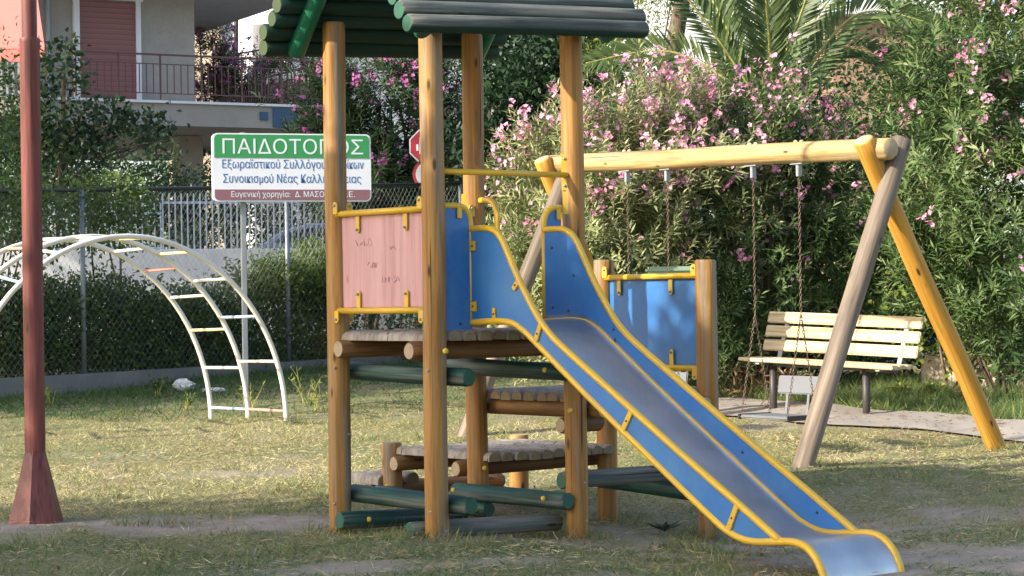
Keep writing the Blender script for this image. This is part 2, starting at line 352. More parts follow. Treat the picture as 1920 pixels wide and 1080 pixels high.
# ------------------------------------------------------------------ leaves
def leaf_obj(name, mt, parent, C, D, N, L, Wd, tint, kind=None, tri=False):
    C = np.asarray(C, float); D = np.asarray(D, float); N = np.asarray(N, float); n = len(C)
    D = D / (np.linalg.norm(D, axis=1, keepdims=True) + 1e-9)
    Sd = np.cross(D, N); Sd /= (np.linalg.norm(Sd, axis=1, keepdims=True) + 1e-9); Nn = np.cross(Sd, D)
    L = np.broadcast_to(L, (n,))[:, None]; Wd = np.broadcast_to(Wd, (n,))[:, None]
    if tri: V = np.stack([C - Sd * Wd / 2, C + Sd * Wd / 2, C + D * L], 1); k = 3
    else: V = np.stack([C, C + D * L * .45 + Sd * Wd / 2 + Nn * Wd * .12, C + D * L - Nn * L * .08, C + D * L * .45 - Sd * Wd / 2 + Nn * Wd * .12], 1); k = 4
    me = bpy.data.meshes.new(name); me.vertices.add(n * k); me.loops.add(n * k); me.polygons.add(n)
    me.vertices.foreach_set('co', V.reshape(-1)); me.loops.foreach_set('vertex_index', np.arange(n * k, dtype=np.int32))
    me.polygons.foreach_set('loop_start', np.arange(0, n * k, k, dtype=np.int32))
    me.update(calc_edges=True)
    a = me.attributes.new('tint', 'FLOAT', 'FACE'); a.data.foreach_set('value', np.clip(np.broadcast_to(tint, (n,)), 0, 1).astype(np.float32))
    me.materials.append(mt); o = add(name, me, parent)
    if kind: o['kind'] = kind
    return o
def unit(n):
    v = rng.normal(size=(n, 3)); return v / np.linalg.norm(v, axis=1, keepdims=True)
def shell_points(lumps, n, clump=.22, cn=None, inner=.55, low=-.9):
    """points gathered in clumps through the outer part of a set of ellipsoids; returns points and outward directions"""
    A = np.array([(l[3] * l[4] + l[4] * l[5] + l[3] * l[5]) for l in lumps]); A = A / A.sum()
    P = []; D = []
    for l, a in zip(lumps, A):
        m = max(3, int(n * a)); c = np.array(l[:3]); r = np.array(l[3:6])
        k = max(4, int((cn or n / 14) * a)); cu = unit(k * 3); cu = cu[cu[:, 2] > low][:k]; k = len(cu)
        cr = inner + (1 - inner) * rng.random(k) ** .5
        cr *= .86 + .3 * vnoise(cu[:, 0] + cu[:, 2] * .7, cu[:, 1], 2.3, int(abs(c[0]) * 7) % 9)
        cc = c + cu * r * cr[:, None]
        i = rng.integers(0, k, m); p = cc[i] + rng.normal(size=(m, 3)) * clump; P.append(p); q = (p - c) / (r * r); D.append(q / (np.linalg.norm(q, axis=1, keepdims=True) + 1e-9))
    return np.concatenate(P), np.concatenate(D)
def foliage(name, parent, lumps, n, mt, L=(.06, .11), Wd=.5, clump=.22, cn=None, inner=.5, low=-.9, droop=0, tb=.5, tv=.5):
    P, D = shell_points(lumps, n, clump, cn, inner, low); n = len(P)
    d = unit(n) + D * .5; d[:, 2] -= droop; nn = unit(n) + np.array([0, 0, .8]); l = rng.uniform(*L, n)
    t = tb + (vnoise(P[:, 0] + P[:, 2], P[:, 1] + P[:, 2] * .5, 1.7, 3) - .5) * .5 + (rng.random(n) - .5) * tv
    return leaf_obj(name, mt, parent, P, d, nn, l, l * Wd, t)
def oleander(root, lumps, shoots, leafL=(.09, .15), flowers=300, petal='petal', low=-.8, fl_filter=None, mt='olea', tb=.42, clump=.16, fs=.028):
    P, D = shell_points(lumps, shoots, clump, int(shoots / 7), .62, low); n = len(P)
    ax = D * .8 + unit(n) * .45 + np.array([0, 0, .75]); ax /= np.linalg.norm(ax, axis=1, keepdims=True)
    K = 15; C = []; DD = []; NN = []; LL = []; TT = []
    o1 = np.cross(ax, unit(n)); o1 /= np.linalg.norm(o1, axis=1, keepdims=True); o2 = np.cross(ax, o1)
    st = tb + (vnoise(P[:, 0] + P[:, 2], P[:, 1] + P[:, 2] * .6, 1.4, 3) - .5) * .45 + (rng.random(n) - .5) * .25
    for k in range(K):
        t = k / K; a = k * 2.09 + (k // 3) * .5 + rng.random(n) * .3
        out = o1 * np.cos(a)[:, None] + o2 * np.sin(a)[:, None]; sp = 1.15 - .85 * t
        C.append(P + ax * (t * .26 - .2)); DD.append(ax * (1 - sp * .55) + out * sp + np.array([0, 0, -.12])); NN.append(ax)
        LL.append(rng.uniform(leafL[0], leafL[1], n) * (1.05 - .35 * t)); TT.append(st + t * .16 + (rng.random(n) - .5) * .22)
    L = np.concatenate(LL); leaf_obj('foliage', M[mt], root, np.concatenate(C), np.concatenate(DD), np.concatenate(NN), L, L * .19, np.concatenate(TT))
    if flowers:
        w_ = np.clip(D[:, 2] * .5 - D[:, 1] * .7 + .55, .02, 2)
        if fl_filter is not None: w_ = w_ * fl_filter(P)
        idx = rng.choice(n, size=min(flowers, n - 1), replace=False, p=w_ / w_.sum()); C = []; DD = []; NN = []; TT = []; LL = []
        for i in idx:
            m = rng.integers(3, 10); base = P[i] + ax[i] * .09; tt = rng.random()
            for _ in range(m):
                c = base + rng.normal(size=3) * .038; f = ax[i] * .5 + unit(1)[0] * .8 + np.array([-.1, -.4, .2]); f /= np.linalg.norm(f)
                e1 = np.cross(f, unit(1)[0]); e1 /= np.linalg.norm(e1); e2 = np.cross(f, e1)
                for q in range(5):
                    a = q * 1.2566; dd = e1 * math.cos(a) + e2 * math.sin(a) + f * .3
                    C.append(c); DD.append(dd); NN.append(f); TT.append(tt * .75 + rng.random() * .25); LL.append(fs * rng.uniform(.8, 1.25))
        LL = np.array(LL); leaf_obj('blossoms', M[petal], root, C, DD, NN, LL, LL * .85, TT)
    return P
def branches(name, root, base, tips, r=.03, mt='bark'):
    mb = MB(); base = Vector(base)
    for t in tips:
        t = Vector(t); m = base.lerp(t, .5) + Vector((random.uniform(-.12, .12), random.uniform(-.12, .12), random.uniform(0, .2))) * (t - base).length * .5
        p = smoothed([base + Vector((random.uniform(-.08, .08), random.uniform(-.08, .08), -.1)), m, t], 5); N = len(p)
        mb.tube(p, [r * (1 - .75 * i / N) for i in range(N)], 7)
    return mb.build(name, M[mt], root, True)
def flat_tips(lumps, k):
    P, _ = shell_points(lumps, k * 2, .1, k, .3, -.3); return [tuple(P[i]) for i in rng.integers(0, len(P), k)]

# ------------------------------------------------------------------ setting
def axis(lo_, a, b, step, hi):
    A = [a]; s = step
    while A[0] > lo_: s *= 1.45; A.insert(0, A[0] - s)
    A += list(np.arange(a + step, b, step)); s = step
    while A[-1] < hi: s *= 1.45; A.append(A[-1] + s)
    return np.array(A)
xs = axis(-900, -7.5, 7.5, .085, 900); ys = axis(-300, 9, 29, .085, 1800)
GX, GY = np.meshgrid(xs, ys); GZ = g(GX, GY) ; nx, ny = len(xs), len(ys)
V = np.stack([GX, GY, GZ], -1).reshape(-1, 3)
I = np.arange(nx * ny).reshape(ny, nx); Fq = np.stack([I[:-1, :-1], I[:-1, 1:], I[1:, 1:], I[1:, :-1]], -1).reshape(-1, 4)
me = bpy.data.meshes.new('ground'); me.vertices.add(len(V)); me.loops.add(Fq.size); me.polygons.add(len(Fq))
me.vertices.foreach_set('co', V.reshape(-1)); me.loops.foreach_set('vertex_index', Fq.reshape(-1).astype(np.int32)); me.polygons.foreach_set('loop_start', np.arange(0, Fq.size, 4, dtype=np.int32))
me.update(calc_edges=True); a = me.attributes.new('bare', 'FLOAT', 'POINT'); a.data.foreach_set('value', bare(V[:, 0], V[:, 1]).astype(np.float32))
me.polygons.foreach_set('use_smooth', [True] * len(me.polygons)); me.materials.append(M['ground'])
tag(add('ground', me), kind='structure')
# concrete path past the bench
near = [(1180, 792), (1330, 783), (1420, 786), (1520, 797), (1620, 803), (1720, 808), (1820, 820), (1930, 834), (2100, 868)]
far = [(1180, 748), (1330, 750), (1420, 753), (1520, 760), (1620, 770), (1720, 776), (1820, 784), (1930, 792), (2100, 806)]
NP = smoothed([G(*p) for p in near], 5); FP = smoothed([G(*p) for p in far], 5)
V = []; F = []
for a, b in zip(NP, FP):
    for k in range(11):
        p = a.lerp(b, k / 10); V.append((p.x, p.y, gz(p.x, p.y) + .022))
for i in range(len(NP) - 1):
    for k in range(10): F.append((i * 11 + k, (i + 1) * 11 + k, (i + 1) * 11 + k + 1, i * 11 + k + 1))
tag(add('path', mesh_from('path', V, F, M['path'], True)), kind='structure')
def on_path(X, Y):
    fy = np.interp(X, [p.x for p in FP], [p.y for p in FP]); ny_ = np.interp(X, [p.x for p in NP], [p.y for p in NP])
    return (Y > ny_) & (Y < fy) & (X > NP[0].x)

# fence line and road behind
FA = Vector((-6.7, 21.5, 0)); FB = Vector((.5, 31.0, 0))
def fline(px):                                 # fence point on the sight line of column px (at kerb height)
    k = (px - 960) / FPX; t = (k * FA.y - FA.x) / ((FB.x - FA.x) - k * (FB.y - FA.y)); return FA.lerp(FB, t)
e = (FB - FA).normalized(); nf = Vector((e.y, -e.x, 0))
rd = MB(); rd.put([(-14, 27.5, .60), (-5.2, 28.5, .60), (2, 33.0, .62), (16, 34, .62), (16, 38, .62), (-14, 33.0, .60)], [(0, 1, 2, 3, 4, 5)])
tag(rd.build('road', M['pave']), kind='structure')
yd = MB(); yd.put([(-30, 33.3, 1.2), (0, 35.2, 1.2), (30, 37, 1.2), (40, 90, 1.2), (-60, 90, 1.2)], [(0, 1, 2, 3, 4)])
tag(yd.build('pavement', M['concrete']), kind='structure')

# ------------------------------------------------------------------ timber play tower
def log(name, p0, p1, r, m, parent, taper=0, n=20, rot=0, end='end', bow=0, chamfer=.012):
    p0 = Vector(p0); p1 = Vector(p1); t = p1 - p0; L = t.length; t.normalize()
    x = t.cross(UP) if abs(t.z) < .95 else Vector((1, 0, 0)).cross(t); x.normalize(); y = t.cross(x)
    Mx = Matrix((x, y, t)).transposed().to_4x4(); Mx.translation = p0
    rings = max(4, int(L / .12)); V = []; F = []; mi = []; ph = random.random() * 9
    zz = [0, chamfer] + [L * i / rings for i in range(1, rings)] + [L - chamfer, L]; rr = [.86] + [1] * (len(zz) - 2) + [.86]
    for z, q in zip(zz, rr):
        k = r * (1 - taper * z / L) * q
        ox, oy = (.004 * math.sin(z * 3 + ph), bow * math.sin(math.pi * z / L) + .004 * math.cos(z * 2.3 + ph))
        for j in range(n):
            a = 2 * math.pi * j / n; kk = k * (1 + .02 * math.sin(a * 3 + ph + z * 2) + .012 * math.sin(a * 7 + z * 5))
            V.append((math.cos(a) * kk + ox, math.sin(a) * kk + oy, z))
    for i in range(len(zz) - 1):
        for j in range(n): F.append((i * n + j, i * n + (j + 1) % n, (i + 1) * n + (j + 1) % n, (i + 1) * n + j)); mi.append(0)
    F.append(tuple(range(n - 1, -1, -1))); F.append(tuple(len(V) - n + j for j in range(n))); mi += [1, 1]
    return autosmooth(add(name, mesh_from(name, V, F, [M[m], M[end]], True, mi), parent, Mx), 50)
def cap(parent, c, nrm, kind='yellow_cap', r=.016):
    mb = MB(); nrm = Vector(nrm).normalized(); q = nrm.to_track_quat('Z', 'Y').to_matrix().to_4x4(); q.translation = Vector(c)
    mb.ball((0, 0, 0), r, 6, (1, 1, .75)); return mb.build('bolt_cap' if kind == 'yellow_cap' else 'bolt', M[kind], parent, True, q)
T = thing('play_tower', (-.04, 13.1, -.03), 'timber play tower with green log roof, pink and blue guard panels and a steel slide', 'play tower')
PR = .069
def post(P, top, bot=-.25, r=PR): return log('post', (P.x, P.y, bot), (P.x, P.y, top), r, 'wood', T)
pp = {1: post(P1, 3.10), 2: post(P2, 3.02), 3: post(P3, 3.10), 4: post(P4, 3.04), 5: post(P5, 1.64, -.4), 6: post(P6, 1.62, -.45), 7: post(S1, .425, -.2), 8: post(S2, .42, -.2)}
# decks: half-log planks laid along d1 on beams that run along d2
def deck(A, along, across, nl, L, ztop, w_=.108, t=.055, mname='deck'):
    mb = MB(); V = []
    for i in range(nl):
        o = A + across * (w_ * i + .004); l0 = random.uniform(-.012, .012); l1 = L + random.uniform(-.012, .012); dz = random.uniform(-.004, .004); N = 9
        pts = []
        for k in range(N): a = math.pi * k / (N - 1); pts.append((w_ / 2 - .003 - math.cos(a) * (w_ / 2 - .004), -t + math.sin(a) ** .6 * t + dz))
        O = o + UP * ztop
        k0 = len(mb.V); VV = []
        for l in (l0, l0 + .012, l1 - .012, l1):
            sh = .9 if l in (l0, l1) else 1
            for a_, b_ in pts: VV.append(O + along * l + across * (a_ if sh == 1 else w_ / 2 + (a_ - w_ / 2) * sh) + UP * (b_ * (1 if sh == 1 else 1) - (0 if sh == 1 else .006)))
        FF = []
        for q in range(3):
            for k in range(N - 1): FF.append((q * N + k, q * N + k + 1, (q + 1) * N + k + 1, (q + 1) * N + k))
            FF.append((q * N, (q + 1) * N, (q + 1) * N + N - 1, q * N + N - 1))
        mb.put(VV, FF, 0); mb.put(VV, [tuple(range(N - 1, -1, -1)), tuple(3 * N + k for k in range(N))], 1)
    o_ = mb.build('deck', [M[mname], M['deckend']], T); return autosmooth(o_, 45)
M['deckend'] = paint('plank_end', (.33, .25, .15), .85, (.1, .07, .04), .4, .62, (.22, .17, .11), 12)
BO = PR + .055
# upper deck
deck(P1 + d1 * -.05 + d2 * -.03, d1, d2, 10, 1.03, 1.205)
for base, off in ((P1, BO), (P2, -BO)):
    q0 = base + d1 * off; log('beam', q0 - d2 * .09 + UP * 1.092, q0 + d2 * 1.17 + UP * 1.092, .055, 'deckrail', T)
# low deck, between P3-P5 and the two stub posts
deck(S1 + d1 * .05 + d2 * -.02, d1, d2, 10, .99, .40)
for base, off in ((S1, BO), (P3, -BO)):
    q0 = base + d1 * off; log('beam', q0 - d2 * .08 + UP * .292, q0 + d2 * 1.17 + UP * .292, .052, 'deckrail', T)
# middle deck in the second bay, planks along d2
deck(P3 + d2 * .04 + d1 * -.02, d2, d1, 9, 1.0, .805)
for base in (P3, P5):
    s_ = 1 if base is P3 else -1
    q0 = base + d2 * (s_ * BO); log('beam', q0 - d1 * .03 + UP * .695, q0 + d1 * 1.06 + UP * .695, .054, 'deckrail', T)
log('beam', P4 - d1 * BO + d2 * -.02 + UP * .60, P4 - d1 * BO + d2 * .30 + UP * .60, .05, 'deckrail', T)
# old half-buried step behind the low deck
deck(S1 - d1 * .05 + d2 * -.12 - d1 * .32, d1, d2, 3, .36, .21, .12, .07)
log('beam', S1 - d1 * .2 - d2 * .05 + UP * .10, S1 - d1 * .2 + d2 * 1.1 + UP * .08, .055, 'deckrail', T)
# green rails
GR = .055
def glog(a, b, m='green', r=GR): return log('log', a, b, r, m, T, end='greenend', taper=.03)
M['greenend'] = paint('painted_log_end', (.02, .11, .07), .5, (.1, .14, .12), .3, .68)
glog(P1 + d2 * BO + UP * .955 - d1 * .05, P2 + d2 * BO + UP * .935 + d1 * .16)
glog(P3 - d2 * BO + UP * .965 - d1 * .12, P4 - d2 * BO + UP * .935 + d1 * .1)
glog(P1 + d2 * BO + UP * .20 - d1 * .05, P2 + d2 * BO + UP * .185 + d1 * .16, 'green')
glog(P1 + d1 * BO - d2 * .1 + UP * .055, P1 + d1 * BO + d2 * .85 + UP * .02)
glog(P2 - d1 * BO - d2 * .11 + UP * .04, P4 - d1 * BO - d2 * .04 + UP * .01, 'green_worn')
glog(P3 - d2 * BO + UP * .155 - d1 * .07, P4 - d2 * BO + UP * .15 + d1 * .06, 'green')
glog(S1 - d2 * BO + UP * .09, P3 - d2 * BO + UP * .05 + d1 * .26, 'green')
glog(P4 - d1 * BO - d2 * .02 + UP * .265, P6 - d1 * BO + d2 * .1 + UP * .25, 'green_worn')
glog(P5 - d2 * BO - d1 * .1 + UP * .17, P6 - d2 * BO + d1 * .12 + UP * .13, 'green')
# bolt caps and bolts
for c in (P2 + UP * 1.09 + d1 * .03 - d2 * .0 + Vector((.045, -.055, 0)), P4 + UP * .70 + Vector((-.035, -.062, 0)), P3 + UP * .86 + Vector((-.045, -.058, 0)), P3 + UP * .30 + Vector((.045, -.058, 0))):
    cap(T, c, (0.1, -1, 0), r=.018)
for a_, z in ((P4 - d2 * (BO + GR) - d1 * .1, .165), (P3 - d2 * (BO + GR) + d1 * -.02, .165), (P4 - d2 * (BO + GR) - d1 * .07, .95), (P3 - d2 * (BO + GR) + d1 * .2, .055), (P6 - d2 * (BO + GR) - d1 * .02, .14)): cap(T, a_ + UP * z, (-.3, -1, .1), r=.017)
cap(T, P1 + d1 * (BO + GR) + d2 * .08 + UP * .05, (.6, -.8, 0), r=.018)
cap(T, S1 + Vector((-.03, -.066, .13)), (0, -1, 0), r=.018)
for px, py, pst in ((628, 690, P1), (627, 945, P1), (802, 695, P2), (808, 960, P2), (837, 997, P2), (821, 1008, P2), (1097, 906, P4), (1100, 978, P4), (1313, 968, P6), (1346, 850, P6), (655, 815, P1)):
    c = W(px, py, pst.y - .069); dx = c.x - pst.x; dx = max(-.06, min(.06, dx)); c.x = pst.x + dx; c.y = pst.y - math.sqrt(.0695 ** 2 - dx * dx); cap(T, c, (dx, c.y - pst.y, 0), 'galv', .0095)
# yellow tubes
RT = .0195
def ytube(pts, parent, r=RT, k=5, sm=True, name='rail'):
    return MB().tube(smoothed(pts, k) if sm else pts, r, 12).build(name, M['yellow'], parent, True)
def tab(parent, c, ex, ey, w_=.034, h=.11, th=.006, bolt=True, nrm=None, mk='yellow'):
    mb = MB(); pts = [(-w_ / 2, 0), (w_ / 2, 0), (w_ / 2, h - w_ / 2)] + [(w_ / 2 * math.cos(a), h - w_ / 2 + w_ / 2 * math.sin(a)) for a in [math.pi * k / 6 for k in range(1, 6)]] + [(-w_ / 2, h - w_ / 2)]
    mb.prism(pts, c, ex, ey, th); o = mb.build('bracket', M[mk], parent)
    return o
def guard(A, B, z0, z1, mt, name, label, tabs=(.22, .80), th=.02, side=1):
    """board between posts A and B with a tube above and below it"""
    ax = (B - A).normalized(); L = (B - A).length; nn = ax.cross(UP) * side      # towards the camera
    mb = MB(); mb.box((0, 0, 0), (L - 2 * PR + .03, th, z1 - z0), None, 0, .004)
    Mx = Matrix((ax, nn, UP)).transposed().to_4x4(); Mx.translation = (A + B) / 2 + UP * (z0 + z1) / 2
    pan = mb.build(name, M[mt], T, False, Mx); 
    if label: pan['label'] = label
    for z, s_ in ((z1 + .018, -1), (z0 - .018, 1)):
        r_ = MB().tube([A + ax * .045 + nn * (.03) + UP * z, B - ax * .045 + nn * .03 + UP * z], RT, 12).build('rail', M['yellow'], pan, True)
        for f in tabs:
            c = A + ax * (PR + (L - 2 * PR) * f) + nn * .022 + UP * (z + s_ * .005)
            tab(r_, c, ax, UP * s_, .034, .115, .008)
            cap(pan, c + UP * s_ * .095 + nn * .012, nn, 'galv', .009)
        for P_, sg in ((A, 1), (B, -1)):
            c = P_ + ax * sg * .052 + nn * .052 - UP * s_ * .0 + UP * z; tab(r_, c + ax * sg * .006, ax, UP * -s_, .045, .075, .008)
            cap(pan, c + UP * -s_ * .052 + nn * .008 + ax * sg * .006, nn, 'galv', .009)
    return pan
pk = guard(P1, P2, 1.345, 1.90, 'pink', 'guard_panel', 'faded pink panel scratched with faint scribbles')
guard(P3, P1, 1.345, 1.90, 'pink', 'guard_panel', None, side=-1)
guard(P5, P6, .94, 1.50, 'blue', 'guard_panel', 'blue panel with yellow tube edges', tabs=(.12, .72))
# scribbles scratched in the pink board
def scrib(u0, z0, sc, seed, n=5):
    r = random.Random(seed); mb = MB(); ax = d1; x = u0; sc *= 1.25
    for i in range(n):
        pts = []
        for k in range(4): pts.append(P1 + ax * (x + r.uniform(-.3, .6) * sc) + UP * (z0 + r.uniform(-.6, .6) * sc) + Vector((d1.y, -d1.x, 0)) * .0112)
        mb.tube(smoothed(pts, 4), .0011, 4); x += sc * .75
    return mb
M['scratch'] = paint('scratch', (.30, .14, .17), .8, var=.1, chipt=.9)
for a_ in (scrib(.22, 1.74, .035, 3, 5), scrib(.33, 1.60, .028, 5, 4), scrib(.48, 1.51, .03, 8, 6), scrib(.56, 1.70, .02, 12, 3)): a_.build('scratch_mark', M['scratch'], pk)
# bar over the slide entrance, handrail loop at the steps
b0 = P2 + d2 * .05 - UP * 0 + Vector((0, -.03, 2.135)); b1 = P4 - d2 * .05 + Vector((0, -.03, 2.135))
br = MB().tube([b0, b1], .0175, 12).build('rail', M['yellow'], T, True)
MB().box(P4 + Vector((-.052, -.052, 2.15)), (.034, .012, .22), None, 0, .004).build('bracket', M['yellow'], T)
cap(T, P4 + Vector((-.052, -.062, 2.235)), (0, -1, 0), 'galv', .009); cap(T, P4 + Vector((-.052, -.062, 2.07)), (0, -1, 0), 'galv', .009)
lp = P3 + d1 * .06
ytube([lp + UP * 2.02, lp + d1 * .07 + UP * 2.02, lp + d1 * .13 + UP * 2.0, lp + d1 * .165 + UP * 1.94, lp + d1 * .17 + UP * 1.85, lp + d1 * .172 + UP * 1.5, lp + d1 * .172 + UP * 1.22], T)
MB().box(P3 + Vector((-.062, -.045, 1.98)), (.034, .012, .17), None, 0, .004).build('bracket', M['yellow'], T)

# ---- slide
zt = [(0, 1.80), (.10, 1.802), (.17, 1.797), (.235, 1.775), (.29, 1.725), (.35, 1.63), (.43, 1.50), (.52, 1.375), (.61, 1.262), (.70, 1.18), (.80, 1.112), (1.1, .93), (1.75, .54), (2.1, .335), (2.42, .145)]
zb = [(0, 1.25), (.15, 1.257), (.28, 1.258), (.38, 1.245), (.46, 1.21), (.54, 1.16), (1.0, .845), (1.6, .455), (1.96, .225), (2.06, .172), (2.15, .143), (2.25, .135), (2.38, .145), (2.5, .152), (2.58, .135), (2.64, .09), (2.68, .03), (2.70, -.02), (2.70, -.06)]
OL = P2 + d2 * .27; OR = P2 + d2 * .826
def onp(O, pts): return [O + d1 * a_ + UP * b_ for a_, b_ in pts]
def sm2(pts, k=5): return [(p.x, p.y) for p in smoothed([Vector((a_, b_, 0)) for a_, b_ in pts], k)]
st, sb = sm2(zt), sm2(zb)
sl = MB()                                      # chute: sheet with turned-down lip
prof = [(a_, b_ + .012) for a_, b_ in sb]; wdt = (OR - OL).length
V = []; F = []; nS = 9
shape = [(.0, .045), (.015, .012), (.05, .0), (.16, -.006), (wdt / 2, -.008), (wdt - .16, -.006), (wdt - .05, 0), (wdt - .015, .012), (wdt, .045)]
lipi = [i for i, (a_, b_) in enumerate(prof) if a_ > 2.56]
for i, (a_, b_) in enumerate(prof):
    f = min(1, max(.15, (2.35 - a_) / .5))
    for q, h in shape: V.append(OL + d2 * q + d1 * a_ + UP * (b_ - .02 + h * f))
for i in range(len(prof) - 1):
    for k in range(nS - 1): F.append((i * nS + k, i * nS + k + 1, (i + 1) * nS + k + 1, (i + 1) * nS + k))
sl.put(V, F)
slide = sl.build('slide', M['steel'], T, True); slide['label'] = 'steel slide chute with blue sides and yellow tube rims'
slide.modifiers.new('t', 'SOLIDIFY').thickness = .004
for O, sg in ((OL, -1), (OR, 1)):
    # side board between the two tubes
    up_ = [p for p in st if p[0] <= 2.38]; dn = [p for p in sb if p[0] <= 2.36]
    out = [(a_ + .0, b_) for a_, b_ in up_] + [(a_, b_) for a_, b_ in reversed(dn)]
    # triangulate as strips between the profiles
    mb = MB(); N = 70; Vv = []; Ff = []
    for i in range(N + 1):
        a_ = 2.40 * i / N; t_ = np.interp(a_, [p[0] for p in st], [p[1] for p in st]); b_ = np.interp(a_, [p[0] for p in sb], [p[1] for p in sb])
        if t_ < b_ + .002: t_ = b_ + .002
        for s2 in (-.007, .007):
            Vv.append(O + d2 * s2 + d1 * a_ + UP * t_); Vv.append(O + d2 * s2 + d1 * a_ + UP * b_)
    for i in range(N):
        k = i * 4; j = k + 4; Ff += [(k, k + 1, j + 1, j), (k + 2, j + 2, j + 3, k + 3), (k, j, j + 2, k + 2), (k + 1, k + 3, j + 3, j + 1)]
    Ff += [(0, 2, 3, 1)]
    mb.put(Vv, Ff); mb.build('side_panel', M['blue'], slide)
    MB().tube(onp(O, st), RT, 12).build('rail', M['yellow'], slide, True)
    MB().tube(onp(O, sb), RT + .001, 12).build('rail', M['yellow'], slide, True)
    MB().tube([O + UP * 1.80, O + UP * 1.25], RT * .8, 10).build('rail', M['yellow'], slide, True)
    # tabs and cross straps on the camera side
    if sg < 0:
        fc = -d2 * .012
        for a_, b_, dx_, dz_ in ((.0, 1.70, 1, 0), (.0, 1.345, 1, 0), (.22, 1.27, 0, 1)):
            ex = UP if dx_ else d1; ey = d1 if dx_ else UP
            mb = MB(); mb.box((0, 0, 0), (.06 if dx_ else .032, .008, .062 if dx_ else .075), Matrix((d1, -d2, UP)).transposed().to_4x4(), 0, .004)
            Mx = Matrix.Translation(O + d1 * (a_ + (.035 if dx_ else 0)) + UP * (b_ + (0 if dx_ else .03)) + fc); mb.build('bracket', M['yellow'], slide, False, Mx)
            cap(slide, Mx.translation + fc * .4, -d2, 'blackpipe', .007)
        for (a0, b0_), (a1, b1_) in (((.63, 1.245), (.575, 1.13)), ((1.36, .775), (1.285, .66)), ((2.13, .315), (2.06, .175)), ((.44, 1.49), (.395, 1.44))):
            mb = MB(); mb.beam(O + d1 * a0 + UP * b0_ + fc, O + d1 * a1 + UP * b1_ + fc, .036, .012, up=d2, bev=.003); mb.build('bracket', M['yellow'], slide)
            cap(slide, O + d1 * (a0 + a1) / 2 + UP * (b0_ + b1_) / 2 + fc * 1.7, -d2, 'blackpipe', .006)
    else:
        for a_, b_ in ((.08, 1.69), (.27, 1.52), (.08, 1.33), (.22, 1.31), (.62, 1.14), (.64, 1.08), (1.62, .53), (2.15, .235), (.61, 1.20)):
            cap(slide, O + d1 * a_ + UP * b_ - d2 * .009, -d2, 'blackpipe', .008)
# blue return panels beside the entrance, with curved tube on top
for O, dr, Wd in ((OL, -1, .20), (OR, 1, .13)):
    ex = d2 * dr
    crv = [(0, 1.80), (0, 1.84), (.012, 1.885), (.04, 1.92), (.085, 1.935), (Wd, 1.935)]
    mb = MB(); mb.prism([(a_, b_ - .005) for a_, b_ in crv] + [(Wd, 1.21), (0, 1.21)], O + d1 * .0, ex, UP, .014)
    pn = mb.build('side_panel', M['blue'], slide)
    ytube([O + ex * a_ + UP * b_ for a_, b_ in crv], slide, RT * .95)
    MB().box((0, 0, 0), (.036, .01, .065), None, 0, .004).build('bracket', M['yellow'], slide, False, Matrix.Translation(O + ex * (Wd * .45 if dr < 0 else .105) + d1 * .016 + UP * 1.895) @ Matrix((d2, d1, UP)).transposed().to_4x4())
    if dr < 0: cap(slide, O + ex * .09 + d1 * .012 + UP * 1.245, d1, 'blackpipe', .008)
MB().box(P4 + Vector((-.045, -.055, 1.965)), (.034, .012, .14), None, 0, .004).build('bracket', M['yellow'], T)

# ---- roof: logs along d2 on both slopes, painted rafters at the gables
RS = math.radians(52); EH = 2.965; MID = .475; HS = .70                      # slope, eave height, half span
def rp(f, t, drop=0):                          # f along d1 from P1 line, t along d2
    z = EH + (HS - abs(f - MID)) * math.tan(RS) + .045 * t - drop
    return P1 + d1 * f + d2 * t + UP * z
lr = .056
for sgn in (-1, 1):
    k = 0; d_ = 0
    sl_len = HS / math.cos(RS)
    while d_ < sl_len - .03:
        f = MID + sgn * (HS - d_ * math.cos(RS)); e0 = -.355 + random.uniform(-.03, .03) - .02 * (k % 2); e1 = 1.46 + random.uniform(-.03, .03)
        log('roof_log', rp(f, e0), rp(f, e1), lr * random.uniform(.93, 1.04), 'roofwood' if sgn > 0 else 'roofshade', T, end='greenend' if sgn > 0 else 'rend', n=16, rot=1); d_ += lr * 1.83; k += 1
    for t_ in (-.17, 1.22):
        f0 = MID + sgn * (HS - .06); f1 = MID + sgn * .03
        log('rafter', rp(f0, t_, .125) - UP * (-.0), rp(f1, t_, .125), .056, 'green_paint', T, end='greenend')

# ------------------------------------------------------------------ swing set
def hit(A, B, px, py):                         # point of the 3-D line A-B met by the sight line of a pixel column
    a = W(px, py, 1.0).x; d = B - A; t = (a * A.y - A.x) / (d.x - a * d.y); return A + d * t
BR = W(1672, 278, 15.88); BL = W(1030, 309, 19.27); bd = (BR - BL).normalized()
SW = thing('swing_set', ((BR.x + BL.x) / 2, (BR.y + BL.y) / 2, .18), 'timber swing frame with a pale log beam on crossed grey and golden legs', 'swing set')
def slog(name, a, b, r, m, **k): return log(name, a, b, r, m, SW, **k)
slog('beam', BL, BR, .083, 'wood_pale', n=24, end='end')
slog('leg', (2.03, 15.5, -.05), W(1690, 260, 16.10), .078, 'wood_grey', end='end', bow=.01)
slog('leg', (3.955, 17.16, -.05), W(1617, 262, 15.93), .078, 'wood_gold', end='end')
slog('leg', (-.50, 18.45, .0), W(1076, 288, 19.2), .078, 'wood_grey', end='end')
slog('leg', (1.39, 20.07, .05), W(1015, 298, 19.10), .078, 'wood_gold', end='end')
M['seatm'] = paint('grey_seat_metal', (.15, .16, .18), .6, (.2, .15, .12), .15)
